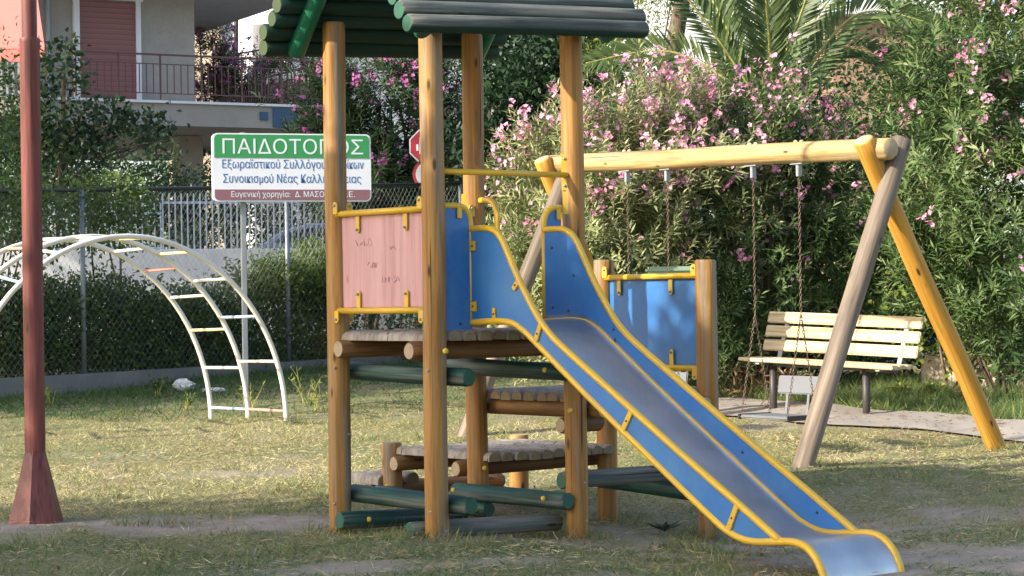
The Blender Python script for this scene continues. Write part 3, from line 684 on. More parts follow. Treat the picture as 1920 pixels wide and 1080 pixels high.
def chain(mb, a, b, link_=.034, r=.0028):
    a = Vector(a); b = Vector(b); n = max(2, int((b - a).length / (link_ * .78))); t = (b - a).normalized(); x = t.orthogonal().normalized(); y = t.cross(x)
    for i in range(n):
        c = a.lerp(b, (i + .5) / n); s_ = x if i % 2 else y
        s_ = (s_ * math.cos(.6) + (y if i % 2 else -x) * math.sin(.6))
        pts = [c + t * (math.cos(q) * link_ / 2) + s_ * (math.sin(q) * .009) for q in [2 * math.pi * k / 8 for k in range(8)]]
        mb.tube(pts, r, 4, closed=True)
def swing(pxa, pxb, yseat, label, group, z_split=None, back=True):
    A = hit(BL, BR, pxa, 318); B = hit(BL, BR, pxb, 318); c = (A + B) / 2
    R = thing('swing', (c.x, c.y, yseat), label, 'swing', group)
    bk = bd
    side = Vector((-bd.y, bd.x, 0)).normalized()                 # +: away from camera
    for P in (A, B):
        top = P - UP * .083
        MB().box((0, 0, 0), (.13, .07, .008), Matrix.Translation(top - UP * .004) @ Matrix((Vector((bd.x, bd.y, 0)).normalized(), side, UP)).transposed().to_4x4()).build('hanger_plate', M['galv'], R)
        MB().box((0, 0, 0), (.03, .045, .095), Matrix.Translation(top - UP * .055) @ Matrix((Vector((bd.x, bd.y, 0)).normalized(), side, UP)).transposed().to_4x4(), 0, .004).build('hanger', M['galv'], R)
        for o_ in (-.035, .035):
            q = P + bd * o_ + UP * .084; MB().ball(q, .019, 6, (1, 1, .9)).build('bolt_cap', M['bench_wood'], R, True)
        cb = MB(); h = P - UP * .17
        sp = Vector((P.x, P.y, z_split)); chain(cb, h, sp)
        fr = Vector((P.x, P.y, yseat + .02)) - side * .16; rr = Vector((P.x, P.y, yseat + .02)) + side * .15
        chain(cb, sp, fr); chain(cb, sp, rr)
        cb.build('chain', M['chain'], R, True)
    u_ = (B - A); u_.z = 0; wd = u_.length; u_.normalize(); Mx = Matrix((u_, side, UP)).transposed().to_4x4(); Mx.translation = (c.x, c.y, yseat)
    MB().box((0, 0, 0), (wd + .03, .34, .028), None, 0, .01).build('seat_plate', M['seatm'], R, False, Mx)
    for s_ in (-1, 1): MB().box((0, 0, 0), (.022, .36, .04), None, 0, .005).build('side_strip', M['blackpipe'], R, False, Mx @ Matrix.Translation((s_ * (wd / 2 + .02), 0, 0)))
    if back:
        bb = MB().box((0, 0, 0), (wd - .06, .018, .145), None, 0, .008).build('backrest', M['seatm'], R, False, Mx @ Matrix.Translation((.03, .19, .245)) @ Matrix.Rotation(R_(-8), 4, 'X'))
        for s_ in (-1, 1): MB().box((0, 0, 0), (.025, .01, .18), None).build('back_strut', M['seatm'], R, False, Mx @ Matrix.Translation((s_ * .12 + .03, .172, .09)) @ Matrix.Rotation(R_(-8), 4, 'X'))
    return R
z2 = W(1440, 780, 17.0).z
swing(1412, 1498, z2, 'grey metal swing seat with a low backrest, hanging in front of the bench', 'swings on the timber frame', W(1450, 588, 17.0).z)
swing(1176, 1251, z2, 'swing on rusty chains hanging behind the blue guard panel', 'swings on the timber frame', W(1200, 600, 18.4).z)

# ------------------------------------------------------------------ bench
ba = Vector((.70, -.714, 0)).normalized(); bn = Vector((-ba.y * -1, 0, 0)); bn = Vector((ba.y, -ba.x, 0)); bn.normalize()
if bn.y > 0: bn = -bn
BC = Vector((2.87, 19.52, 0)); zb0 = gz(3.2, 19.2)
BE = thing('park_bench', (BC.x, BC.y, zb0), 'pale slatted wooden bench on black posts beside the path', 'bench')
tilt = -.035
def bpt(a_, n_, z_): return BC + ba * a_ + bn * n_ + UP * (.755 + z_ + tilt * a_)
def slat(name, a0, a1, n_, z_, wn, wz, lean=0):
    A = bpt(a0, n_, z_); B = bpt(a1, n_, z_); mb = MB(); t = (B - A).normalized(); x = bn; z = t.cross(x).normalized() * -1; z = x.cross(t).normalized()
    if z.z < 0: z = -z
    Mx = Matrix((x, t, z)).transposed().to_4x4(); Mx.translation = (A + B) / 2; Mx = Mx @ Matrix.Rotation(lean, 4, 'Y')
    # grain runs along local z: build along z
    Q = Matrix.Rotation(R_(90), 4, 'X'); mb.box((0, 0, 0), (wn, wz, (B - A).length), None, 0, .008)
    return mb.build(name, M['bench_wood'], BE, False, Mx @ Q)
hl = .875
for n_ in (.16, .045, -.07): slat('seat_slat', -hl, hl, n_, 0, .105, .036)
for i, (n_, z_) in enumerate(((-.185, .125), (-.225, .255), (-.265, .385))): slat('back_slat', -hl, hl, n_, z_, .034, .108, -.28)
for s_ in (-.60, .46):
    MB().tube([bpt(s_, .03, -.02), Vector((bpt(s_, .03, 0).x, bpt(s_, .03, 0).y, zb0 - .1))], .034, 14).build('leg', M['blackpipe'], BE, True)
for s_ in (-.66, .70):
    MB().beam(bpt(s_, .19, -.032), bpt(s_, -.13, -.032), .045, .014).beam(bpt(s_, -.125, -.03), bpt(s_, -.305, .42), .045, .012, up=-bn).build('bracket', M['galv'], BE)
MB().beam(bpt(-.8, .03, -.045), bpt(.8, .03, -.045), .05, .02).build('seat_frame', M['blackpipe'], BE)

# ------------------------------------------------------------------ lamp post
lp0 = Vector((-3.075, 13.7, -.03)); LP = thing('lamp_post', lp0, 'rust-red steel lamp post on a flared faceted base', 'lamp post')
def frus(pts, n, name, m, smooth=False, rot=0):
    V = [(lp0.x + r * math.cos(2 * math.pi * k / n + rot), lp0.y + r * math.sin(2 * math.pi * k / n + rot), z) for z, r in pts for k in range(n)]
    F = [(i * n + k, i * n + (k + 1) % n, (i + 1) * n + (k + 1) % n, (i + 1) * n + k) for i in range(len(pts) - 1) for k in range(n)] + [tuple(range((len(pts) - 1) * n, len(pts) * n))]
    o = add(name, mesh_from(name, V, F, M[m], smooth), LP); return autosmooth(o, 40) if smooth else o
frus([(-.15, .185), (-.02, .18), (0, .178), (.44, .068), (.455, .066)], 6, 'base', 'rust', rot=-.55)
frus([(.45, .064), (.47, .066), (3.07, .064), (3.085, .067), (3.10, .064)], 20, 'pole', 'rust', True)
frus([(3.10, .050), (5.2, .044)], 18, 'pole', 'rust', True)
ar = MB().tube(smoothed([lp0 + UP * 5.2, lp0 + UP * 5.5 + Vector((.1, 0, 0)), lp0 + UP * 5.65 + Vector((.5, 0, 0))], 5), .03, 10).build('arm', M['rust'], LP, True)
MB().ball(lp0 + UP * 5.62 + Vector((.65, 0, 0)), .16, 10, (1.3, .8, .45)).build('lamp_head', M['galv'], LP, True)

# ------------------------------------------------------------------ arch climber
ap = Vector((.80, .60, 0)); aq = Vector((.60, -.80, 0)); C0 = Vector((-3.49, 19.3, 0))
AC = thing('arch_climber', (C0.x, C0.y, .2), 'white double arch climbing ladder with faded coloured rungs', 'climbing frame')
ARC = ((.03, 1.63, 1.775), (-.03, 1.62, 1.79), (-.10, 1.61, 1.78))
def apt(j, th_): s_, a_, b_ = ARC[j]; c = C0 - aq * (.60 * j); return c + ap * (s_ + a_ * math.cos(th_)) + UP * (.22 + b_ * math.sin(th_))
for j in (0, 1, 2):
    pts = [apt(j, math.pi * k / 44) for k in range(45)]; pts = [pts[0] - UP * .35] + pts + [pts[-1] - UP * .35]
    MB().tube(pts, .0245, 12).build('rail', M['white_paint'], AC, True)
w_, b_, y_, r_ = 'white_paint', 'rung_blue', 'rung_yellow', 'rung_red'
for j, cs, st_a, st_b in ((0, [r_, w_, b_, w_, y_, y_, w_, w_, b_, w_, y_, r_], .275, .268), (1, [b_, w_, y_, w_, r_, w_, w_, w_, r_, r_, w_, b_, w_, y_], .231, .228)):
    for k, cn in enumerate(cs):
        MB().tube([apt(j, .067 + k * st_a), apt(j + 1, .068 + k * st_b)], .0155, 10).build('rung', M[cn], AC, True)

# ------------------------------------------------------------------ playground sign
sa = Vector((1.6, .5, 0)).normalized(); sn = Vector((sa.y, -sa.x, 0)); SO = Vector((-3.075, 22.05, 2.425)); sw, sh = 1.68, .71
SG = thing('playground_sign', (SO.x + .8, SO.y + .25, .45), 'green white and brown Greek playground sign on two metal posts', 'sign')
def rrect(x0, z0, x1, z1, r, cs=(1, 1, 1, 1), k=6):
    P = []
    for (cx, cz, a0, q) in ((x1 - r, z0 + r, -90, cs[0]), (x1 - r, z1 - r, 0, cs[1]), (x0 + r, z1 - r, 90, cs[2]), (x0 + r, z0 + r, 180, cs[3])):
        if q: P += [(cx + r * math.cos(R_(a0 + 90 * i / k)), cz + r * math.sin(R_(a0 + 90 * i / k))) for i in range(k + 1)]
        else: P.append((cx + (r if a0 in (-90, 0) else -r), cz + (r if a0 in (0, 90) else -r)))
    return P
bo = MB().prism(rrect(0, 0, sw, sh, .055), SO - sn * .035, sa, UP, .07).build('board', M['signw'], SG)
f0 = SO + sn * .002
MB().prism(rrect(.018, .455, sw - .018, sh - .014, .045, (0, 1, 1, 0)), f0, sa, UP, .006).build('green_band', M['signg'], bo)
MB().prism(rrect(.018, .014, sw - .018, .125, .045, (1, 0, 0, 1)), f0, sa, UP, .006).build('brown_band', M['signb'], bo)
def text(s_, x0, x1, zb_, size, m, parent, bold=.0, O=None, ex=None, nn=None):
    O = O or SO; ex = ex or sa; nn = nn or sn
    c = bpy.data.curves.new('lettering', 'FONT'); c.body = s_; c.size = size; c.offset = 0; c.extrude = .001; c.resolution_u = 6
    t = bpy.data.objects.new('lettering_tmp', c); COL.objects.link(t); bpy.context.view_layer.update()
    me = bpy.data.meshes.new_from_object(t.evaluated_get(bpy.context.evaluated_depsgraph_get())); bpy.data.objects.remove(t)
    v = np.zeros(len(me.vertices) * 3); me.vertices.foreach_get('co', v); v = v.reshape(-1, 3); w0, w1 = v[:, 0].min(), v[:, 0].max()
    v[:, 0] = (v[:, 0] - w0) * (x1 - x0) / (w1 - w0); me.vertices.foreach_set('co', v.reshape(-1)); me.update(); me.materials.clear(); me.materials.append(M[m])
    Mx = Matrix((ex, UP, nn)).transposed().to_4x4(); Mx.translation = O + ex * x0 + UP * zb_ + nn * (.0062 if m == 'sign_text_w' else .0012)
    o = add('lettering', me, parent, Mx); return o
text('ΠΑΙΔΟΤΟΠΟΣ', .105, 1.595, .497, .215, 'sign_text_w', bo, .0035)
text('Εξωραϊστικού Συλλόγου', .10, 1.19, .345, .125, 'sign_text_b', bo, .0008)
text('Κατοίκων', 1.225, 1.60, .345, .125, 'sign_text_b', bo, .0008)
text('Συνοικισμού Νέας Καλλικράτειας', .105, 1.57, .195, .125, 'sign_text_b', bo, .0008)
text('Ευγενική χορηγία:', .19, .81, .047, .082, 'sign_text_w', bo, .001)
text('Δ. ΜΑΣΟ', .86, 1.17, .047, .082, 'sign_text_w', bo, .001)
text('Α.Ε.', 1.35, 1.50, .047, .082, 'sign_text_w', bo, .001)
for u_ in (.33, 1.37):
    p = SO + sa * u_ - sn * .095; MB().box((0, 0, 0), (.055, .05, 3.0), Matrix.Translation((p.x, p.y, .3 + 1.5 - .15)) @ Matrix((sa, sn, UP)).transposed().to_4x4(), 0, .006).build('post', M['galv'], SG)

# ------------------------------------------------------------------ chain link fence on its kerb
KB = MB(); n_ = 40
def kz(t): return .575 + .10 * t
a = FA - e * 4; b = FB + e * 4
for i in range(2):
    pass
KB.put([(a.x - nf.x * .1, a.y - nf.y * .1, 0), (b.x - nf.x * .1, b.y - nf.y * .1, 0), (b.x + nf.x * .1, b.y + nf.y * .1, 0), (a.x + nf.x * .1, a.y + nf.y * .1, 0),
        (a.x - nf.x * .1, a.y - nf.y * .1, kz(-.33)), (b.x - nf.x * .1, b.y - nf.y * .1, kz(1.33)), (b.x + nf.x * .1, b.y + nf.y * .1, kz(1.33)), (a.x + nf.x * .1, a.y + nf.y * .1, kz(-.33))],
       [(0, 1, 5, 4), (1, 2, 6, 5), (2, 3, 7, 6), (3, 0, 4, 7), (4, 5, 6, 7)])
tag(KB.build('kerb_wall', M['concrete']), 'low grey concrete kerb wall running under the chain link fence', 'wall')
FN = thing('chain_link_fence', (FA.x, FA.y, .57), 'tall chain link fence with grey posts and a dark top rail', 'fence')
def ftop(t): return 2.53 + .52 * t
FL = (FB - FA).length
def fp(t, z): p = FA.lerp(FB, t); return Vector((p.x, p.y, z))
for px in (156, 540, 866):
    q = fline(px); t = (q - FA).length / FL
    MB().tube([fp(t, .5), fp(t, ftop(t) + .0)], .028, 12).build('post', M['galv'], FN, True)
MB().tube([fp(-.45, ftop(-.45)), fp(1.4, ftop(1.4))], .024, 8).build('top_rail', M['blackpipe'], FN, True)
tq = (fline(772) - FA).length / FL; MB().tube([fp(tq, ftop(tq) * .70 + .0) , fp(tq, ftop(tq) * .70) - e * .55 - UP * 1.2], .022, 8).build('brace', M['galv'], FN, True)
wm = MB(); s0, s1 = -.12 * FL, 1.28 * FL; r_ = .0014
def wire(a_, b_):
    k0 = len(wm.V); d_ = (b_ - a_).normalized(); x = d_.cross(nf).normalized() * r_; y = nf * r_
    wm.put([a_ + x, a_ - x * .5 + y * .87, a_ - x * .5 - y * .87, b_ + x, b_ - x * .5 + y * .87, b_ - x * .5 - y * .87], [(0, 1, 4, 3), (1, 2, 5, 4), (2, 0, 3, 5)])
H = 2.15; sp_ = .085
i = 0
while s0 + i * sp_ < s1 + H:
    for dr in (1, -1):
        base = s0 + i * sp_ if dr > 0 else s0 + i * sp_
        a0 = base; b0_ = base - H * .8
        zt0 = lambda s_: kz(s_ / FL); zt1 = lambda s_: ftop(s_ / FL)
        if dr > 0: A_, B_ = b0_, a0
        else: A_, B_ = a0, b0_
        p = FA + e * A_; q = FA + e * B_
        a3 = Vector((p.x, p.y, zt0(A_))); b3 = Vector((q.x, q.y, zt1(B_)))
        if min(A_, B_) > s0 - 2 and max(A_, B_) < s1 + 1: wire(a3, b3)
    i += 1
wm.build('wire_mesh', M['wire'], FN)

# ------------------------------------------------------------------ street side: wall, railing, car, house
ra = Vector((1, .22, 0)).normalized(); RO = Vector((-10.0, 32.0, 0)); rn = Vector((ra.y, -ra.x, 0))
def rpt(px, py):                               # point of the railing plane
    a_ = W(px, py, 1.0); k = a_.x; t = (k * RO.y - RO.x) / (ra.x - k * ra.y); Y = RO.y + ra.y * t; return W(px, py, Y)
A = rpt(-60, 486); B = rpt(960, 480)
MB().beam(Vector((A.x, A.y, 1.35)), Vector((B.x, B.y, 1.35)), .25, 1.7, bev=.01).build('garden_wall', M['stucco_w'])
tag(bpy.data.objects['garden_wall'], 'low white garden wall across the street under the pale railing', 'wall')
RL = thing('railing', (A.x, A.y, 2.2), 'pale blue-grey railing of upright bars on the white garden wall', 'railing')
for (xa, xb, yt, yb, ov) in ((-40, 302, 402, 470, 20), (306, 960, 380, 469, 17)):
    a0 = rpt(xa, yt); b0_ = rpt(xb, yt - 2); a1 = rpt(xa, yb); b1_ = rpt(xb, yb - 5)
    sec = MB(); sec.beam(a0, b0_, .03, .035); sec.beam(a1, b1_, .03, .035)
    m = int((b0_ - a0).length / .094)
    for k in range(m + 1):
        t = k / m; p = a1.lerp(b1_, t); q = a0.lerp(b0_, t)
        sec.beam(Vector((p.x, p.y, p.z - .06)) + rn * .02, Vector((p.x, p.y, q.z + ov / 4000 * 33)) + rn * .02, .022, .022, up=rn)
    sec.build('bar_section', M['rail_blue'], RL)
# car parked behind the railing
cc = rpt(500, 440) + Vector((.5, 2.6, 0)); cz = 1.2
CA = thing('parked_car', (cc.x, cc.y, cz), 'silver-blue hatchback parked behind the pale railing', 'car')
cx_ = Vector((.99, .12, 0)).normalized(); cy_ = Vector((-cx_.y, cx_.x, 0)); CM = Matrix((cx_, cy_, UP)).transposed().to_4x4(); CM.translation = (cc.x, cc.y, cz)
side = [(-1.95, .35), (-1.98, .62), (-1.85, .80), (-1.15, .93), (-.55, 1.34), (-.1, 1.46), (.9, 1.46), (1.5, 1.30), (1.85, .95), (1.95, .85), (1.95, .35)]
cb = bmesh.new(); vs = []
for yy, q in ((-.80, .0), (-.72, 1.0), (.72, 1.0), (.80, 0.)):
    vs.append([cb.verts.new((x_, yy * (1 if z_ < .96 else .86), z_ if q or z_ < .9 else z_ - .03)) for x_, z_ in side])
for r_i in range(3):
    for k in range(len(side)):
        k2 = (k + 1) % len(side); cb.faces.new((vs[r_i][k], vs[r_i][k2], vs[r_i + 1][k2], vs[r_i + 1][k]))
cb.faces.new(vs[0][::-1]); cb.faces.new(vs[3]); bmesh.ops.recalc_face_normals(cb, faces=cb.faces[:])
me = bpy.data.meshes.new('body'); cb.to_mesh(me); cb.free(); me.materials.append(M['car']); body = autosmooth(add('body', me, CA, CM), 35)
for s_ in (-1, 1):
    w_ = MB(); w_.prism([(-.95, .95), (-.48, 1.30), (-.1, 1.38), (.25, 1.38), (.25, .95)], (0, s_ * .735, 0), (1, 0, 0), (0, 0, 1), .03); w_.build('side_window', M['glass'], body, False, CM)
    w_ = MB(); w_.prism([(.33, .95), (.33, 1.38), (.9, 1.38), (1.4, 1.22), (1.55, .95)], (0, s_ * .735, 0), (1, 0, 0), (0, 0, 1), .03); w_.build('side_window', M['glass'], body, False, CM)
    for x_ in (-1.25, 1.2):
        wl = MB(); wl.tube([(x_, s_ * .62, .31), (x_, s_ * .83, .31)], .31, 20); wo = wl.build('wheel', M['tyre'], CA, False, CM)
        MB().tube([(x_, s_ * .80, .31), (x_, s_ * .84, .31)], .2, 16).build('rim', M['galv'], wo, False, CM)
MB().put([(-1.08, -.58, .955), (-1.08, .58, .955), (-.56, .52, 1.335), (-.56, -.52, 1.335), (-1.1, -.58, .975), (-1.1, .58, .975), (-.58, .52, 1.355), (-.58, -.52, 1.355)], [(0, 1, 2, 3), (4, 7, 6, 5), (0, 4, 5, 1), (2, 6, 7, 3), (1, 5, 6, 2), (0, 3, 7, 4)]).build('windscreen', M['glass'], body, False, CM)

# left house with balcony
HC = Vector((-6.62, 45, 0)); he = Vector((math.cos(R_(28)), math.sin(R_(28)), 0)); hn = Vector((he.y, -he.x, 0))
HM = Matrix((he, -hn, UP)).transposed().to_4x4(); HM.translation = HC      # local x along the front, y inwards
HO = thing('house', (HC.x, HC.y, 1.2), 'beige rendered house on columns with a red-brown shutter and wrap-round balcony', 'house')
zf = 5.42
mb = MB(); mb.box((-6.2, 4.5, zf + 1.22), (12.4, 9, 2.48)); mb.build('wall', M['stucco'], HO, False, HM)
mb = MB(); mb.box((-5.2, 3.8, 8.02), (15.2, 10.2, .28), None, 0, .01); mb.build('roof_slab', M['stucco'], HO, False, HM)
mb = MB(); mb.box((-5.0, 3.7, 10.0), (11, 8, 3.6)); mb.build('upper_wall', M['stucco'], HO, False, HM)
# balcony: slab wraps past the corner
mb = MB(); mb.box((-5.0, 3.75, zf - .24), (14.8, 10.6, .46)); mb.build('balcony', M['stucco'], HO, False, HM)
bal = bpy.data.objects['balcony']
mb = MB(); mb.box((-5.0, 3.75, zf + .005), (14.95, 10.75, .05)); mb.build('coping', M['frame_w'], bal, False, HM)
def hpx(px, py, yloc):                         # local x,z on the plane y = yloc of the house
    O = HC - hn * yloc; a_ = W(px, py, 1.0); k = a_.x; t = (k * O.y - O.x) / (he.x - k * he.y); Y = O.y + he.y * t; return t, W(px, py, Y).z
yb_ = -1.52
xs0 = hpx(146, 0, 0)[0]; xs1 = hpx(252, 0, 0)[0]
mb = MB(); mb.box(((xs0 + xs1) / 2, -.03, zf + 1.1), (xs1 - xs0, .05, 2.2)); sh_ = mb.build('shutter', M['shutter'], HO, False, HM)
mb = MB(); mb.box((xs0 - .06, -.05, zf + 1.12), (.12, .12, 2.2)); mb.box((xs1 + .05, -.05, zf + 1.12), (.1, .12, 2.2)); mb.box(((xs0 + xs1) / 2, -.05, zf + 2.27), (xs1 - xs0 + .32, .12, .1)); mb.build('door_frame', M['frame_w'], HO, False, HM)
def rail_run(p0, p1, name='balustrade'):
    rb = MB(); L_ = (Vector(p1) - Vector(p0)).length; n2 = max(2, int(L_ / .145)); p0 = Vector(p0); p1 = Vector(p1); d_ = (p1 - p0).normalized(); sx = d_.cross(UP)
    rb.beam(p0 + UP * .93, p1 + UP * .93, .06, .035); rb.beam(p0 + UP * .74, p1 + UP * .74, .02, .02); rb.beam(p0 + UP * .15, p1 + UP * .15, .02, .02)
    for k in range(n2 + 1):
        q = p0.lerp(p1, k / n2); hh = .92 if k % 6 == 0 else .73; w2 = .032 if k % 6 == 0 else .018; z0_ = 0.03 if k % 6 == 0 else .16
        rb.beam(q + UP * z0_, q + UP * hh, w2, w2, up=sx)
    return rb.build(name, M['rail_brown'], HO, False, HM)
xb0 = hpx(140, 0, yb_)[0]; xb1 = 2.36
zz = zf + .03
rail_run((xb0, yb_, zz), (xb1, yb_, zz)); rail_run((xb1, yb_ + .02, zz), (xb1, 5.2, zz)); rail_run((.0, 5.2, zz), (xb1, 5.2, zz))
# meter box plates on the slab edge
a_ = hpx(495, 230, -1.57); mb = MB(); mb.box((a_[0], -1.57, zf - .22), (.17, .04, .17)); mb.build('small_plate', M['dullblue'], HO, False, HM)
a_ = hpx(534, 230, -1.57); mb = MB(); mb.box((a_[0], -1.57, zf - .245), (.52, .05, .40)); mb.build('plate', M['dullblue'], HO, False, HM)
for px_, yy in ((352, 1.0), (60, .8), (352, 5.5), (-120, .8)):
    x_ = hpx(px_, 300, yy)[0]; mb = MB(); mb.box((x_, yy, (zf - .48 + 1.1) / 2), (.52, .5, zf - .48 - 1.1)); mb.build('column', M['stucco'], HO, False, HM)
mb = MB(); mb.box((-7, 8.2, 3.1), (10, .2, 3.8)); mb.build('rear_wall', M['brownwall'], HO, False, HM)
mb = MB(); q = hpx(90, 100, -.03); mb.tube([(q[0], -.06, zf + .05), (q[0], -.06, zf + 2.4)], .05, 10); mb.build('drain_pipe', M['galv'], HO, False, HM)
# coral awning and grey railing of the neighbouring balcony
AW = thing('awning', W(20, 60, 38), 'coral red cloth awning behind the lamp post', 'awning')
a0, a1, a2, a3 = W(-160, -60, 40.5), W(62, -60, 40.5), W(84, 92, 39), W(-160, 88, 39)
mb = MB(); th = Vector((0, .03, 0)); mb.put([a0, a1, a2, a3, a0 + th, a1 + th, a2 + th, a3 + th], [(0, 3, 2, 1), (4, 5, 6, 7), (0, 1, 5, 4), (1, 2, 6, 5), (2, 3, 7, 6), (3, 0, 4, 7)]); mb.build('cloth', M['coral'], AW)
mb = MB(); mb.beam(a3 - UP * .0, a2, .04, .03); 
fr_ = [W(-160, 90, 38.97), W(84, 94, 38.97), W(84, 116, 38.97), W(-160, 113, 38.97)]; mb.put(fr_ + [p + th for p in fr_], [(0, 3, 2, 1), (4, 5, 6, 7), (0, 1, 5, 4), (1, 2, 6, 5), (2, 3, 7, 6), (3, 0, 4, 7)]); mb.build('valance', M['coral'], AW)
GB = thing('side_balcony', W(0, 205, 41), 'grey railed balcony under the coral awning', 'balcony')
mb = MB(); A_ = W(-200, 203, 41); B_ = W(70, 205, 41.3)
mb.beam(A_, B_, 1.0, .3); mb.build('slab', M['stucco'], GB); mb = MB(); mb.beam(A_ + UP * .95, B_ + UP * .95, .05, .05)
for k in range(25): p = A_.lerp(B_, k / 24); mb.beam(p + UP * .1, p + UP * .98, .05, .02, up=Vector((0, 1, 0)))
mb.build('balustrade', M['galv'], GB)
# white house behind with awning
WH = thing('house', W(480, 300, 60), 'white house with a cream flank, black railings and a white awning', 'house')
a_ = W(420, 0, 60); b_ = W(980, 0, 66)
mb = MB(); mb.beam(Vector((a_.x, 62, 6)), Vector((b_.x, 68, 6)), 6, 12); mb.build('wall', M['stucco_w'], WH)
mb = MB(); c_ = W(406, 0, 58); mb.box((c_.x - .5, 58.6, 6), (1.5, 3, 14)); mb.build('flank_wall', M['cream'], WH)
mb = MB(); p = W(432, 60, 57.9); mb.box((p.x, 57.5, 6), (.36, .5, 14)); mb.build('pillar', M['frame_w'], WH)
mb = MB(); p0 = W(425, 148, 56.5); p1 = W(640, 108, 60); mb.beam(p0, p1, 1.6, .4); mb.build('balcony', M['stucco_w'], WH)
mb = MB(); p0 = W(425, 133, 55.6); p1 = W(640, 96, 59); 
mb.beam(p0 + UP * .4, p1 + UP * .4, .05, .05)
for k in range(33): q = p0.lerp(p1, k / 32); mb.beam(q - UP * .25, q + UP * .4, .02, .02, up=Vector((0, 1, 0)))
mb.build('balustrade', M['blackpipe'], WH)
mb = MB(); q = [W(480, -50, 57), W(640, -50, 57), W(640, 42, 55.5), W(458, 46, 55.5)]; th = Vector((0, .04, 0)); mb.put(q + [p + th for p in q], [(0, 3, 2, 1), (4, 5, 6, 7), (0, 1, 5, 4), (1, 2, 6, 5), (2, 3, 7, 6), (3, 0, 4, 7)]); mb.build('awning', M['tarp'], WH)
mb = MB(); mb.tube([W(443, 105, 57.2), W(443, 32, 57.2), W(462, 18, 57.2), W(500, 18, 57.2)], .06, 8); mb.build('awning_frame', M['blackpipe'], WH, True)
# pale house far right and the low brown one
PH = thing('house', W(1250, 300, 55), 'pale grey house wall beyond the palm', 'house')
a_ = W(1090, 0, 58); b_ = W(1420, 0, 58); mb = MB(); mb.box(((a_.x + b_.x) / 2, 60, 6), (b_.x - a_.x, 4, 12)); wlp = mb.build('wall', M['stucco_w'], PH)
BH = thing('shed', W(1650, 100, 42), 'low brown walled shed with a pale flat roof behind the palm', 'shed')
a_ = W(1560, 0, 42); b_ = W(1790, 0, 42); zt_ = W(1650, 30, 42).z
mb = MB(); mb.box(((a_.x + b_.x) / 2, 43.5, (zt_ + 1) / 2), (b_.x - a_.x, 3, zt_ - 1)); mb.build('wall', M['brownwall'], BH)
mb = MB(); mb.box(((a_.x + b_.x) / 2, 43.4, zt_ + .12), (b_.x - a_.x + .5, 3.6, .24)); mb.build('roof', M['stucco_w'], BH)
# road signs on a pole behind the bushes
stp = W(799, 274, 30.6); RS_ = thing('road_sign', (stp.x, stp.y, .6), 'red octagonal stop sign with a white hand above a round red-rimmed sign', 'road sign')
MB().tube([(stp.x + .0, stp.y + .05, .5), (stp.x, stp.y + .05, stp.z + .3)], .03, 10).build('pole', M['galv'], RS_, True)
def disc(c, r, n, m, parent, name, dy=0, rot=0, th=.012):
    mb = MB(); mb.prism([(r * math.cos(2 * math.pi * (k + .5) / n + rot), r * math.sin(2 * math.pi * (k + .5) / n + rot)) for k in range(n)], Vector(c) + Vector((0, dy, 0)), (1, 0, 0), (0, 0, 1), th); return mb.build(name, M[m], parent)
o1 = disc(stp, .262, 8, 'frame_w', RS_, 'sign_plate'); disc(stp, .24, 8, 'stopred', o1, 'sign_face', -.012)
hd = MB(); y_ = stp.y - .024
hd.box((stp.x, y_, stp.z - .055), (.19, .01, .12))
for k, (h_, dx_) in enumerate(((.12, -.075), (.15, -.028), (.14, .02), (.11, .066))): hd.box((stp.x + dx_, y_, stp.z + .01 + h_ / 2), (.036, .01, h_))
hd.box((stp.x - .125, y_, stp.z - .02), (.03, .01, .09)); hd.build('hand_symbol', M['signw'], o1)
s2_ = W(803, 327, 30.6); o2 = disc(s2_, .225, 28, 'stopred', RS_, 'sign_plate'); disc(s2_, .18, 28, 'frame_w', o2, 'sign_face', -.012)
# green litter bin on its post
bp = Vector((1.475, 19.75, 0)); gb = gz(bp.x, bp.y); zt_ = W(1255, 500, 19.75).z
BN = thing('litter_bin', (bp.x, bp.y, gb), 'pale green plastic litter bin on a post behind the blue guard panel', 'litter bin')
mb = MB(); mb.box((bp.x, bp.y, zt_ - .40), (.42, .32, .64), None, 0, .03); bdy = mb.build('body', M['binp'], BN)
MB().box((bp.x, bp.y, zt_ - .03), (.45, .35, .06), None, 0, .02).build('lid', M['binp'], BN)
MB().box((bp.x - .03, bp.y - .165, zt_ - .10), (.27, .012, .05), None, 0, .004).build('slot', M['dark'], BN)
MB().tube([(bp.x, bp.y, gb - .1), (bp.x, bp.y, zt_ - .6)], .03, 10).build('post', M['galv'], BN, True)
# low stone wall at the right
mb = MB(); a_ = W(1735, 690, 22.5); b_ = W(2100, 700, 21.5)
mb.beam(Vector((a_.x, a_.y, .42)), Vector((b_.x, b_.y, .42)), .35, .62, bev=.04); tag(mb.build('stone_wall', M['stone']), 'low sunlit pale stone wall behind the right oleander', 'wall')
# litter
def crumple(name, c, r, sq, m, label):
    mb = MB(); mb.ball((0, 0, 0), r, 9, sq); rr_ = random.Random(int(c.x * 100))
    mb.V = [tuple(Vector(v) * (1 + rr_.uniform(-.28, .28))) for v in mb.V]; o = mb.build(name, M[m], None, False, Matrix.Translation(c)); tag(o, label, 'litter'); return o
c = G(345, 733); crumple('plastic_bag', c + UP * .06, .11, (1.0, .6, .6), 'paper', 'crumpled whitish plastic bag lying by the kerb wall left of the paper')
c = G(402, 735); crumple('paper_scrap', c + UP * .02, .10, (1.3, .6, .25), 'paper', 'flattened scrap of white and dark paper between the climber legs')

# ------------------------------------------------------------------ vegetation
def lump(px, py, Y, rx, ry, rz): c = W(px, py, Y); return (c.x, c.y, c.z, rx, ry, rz)
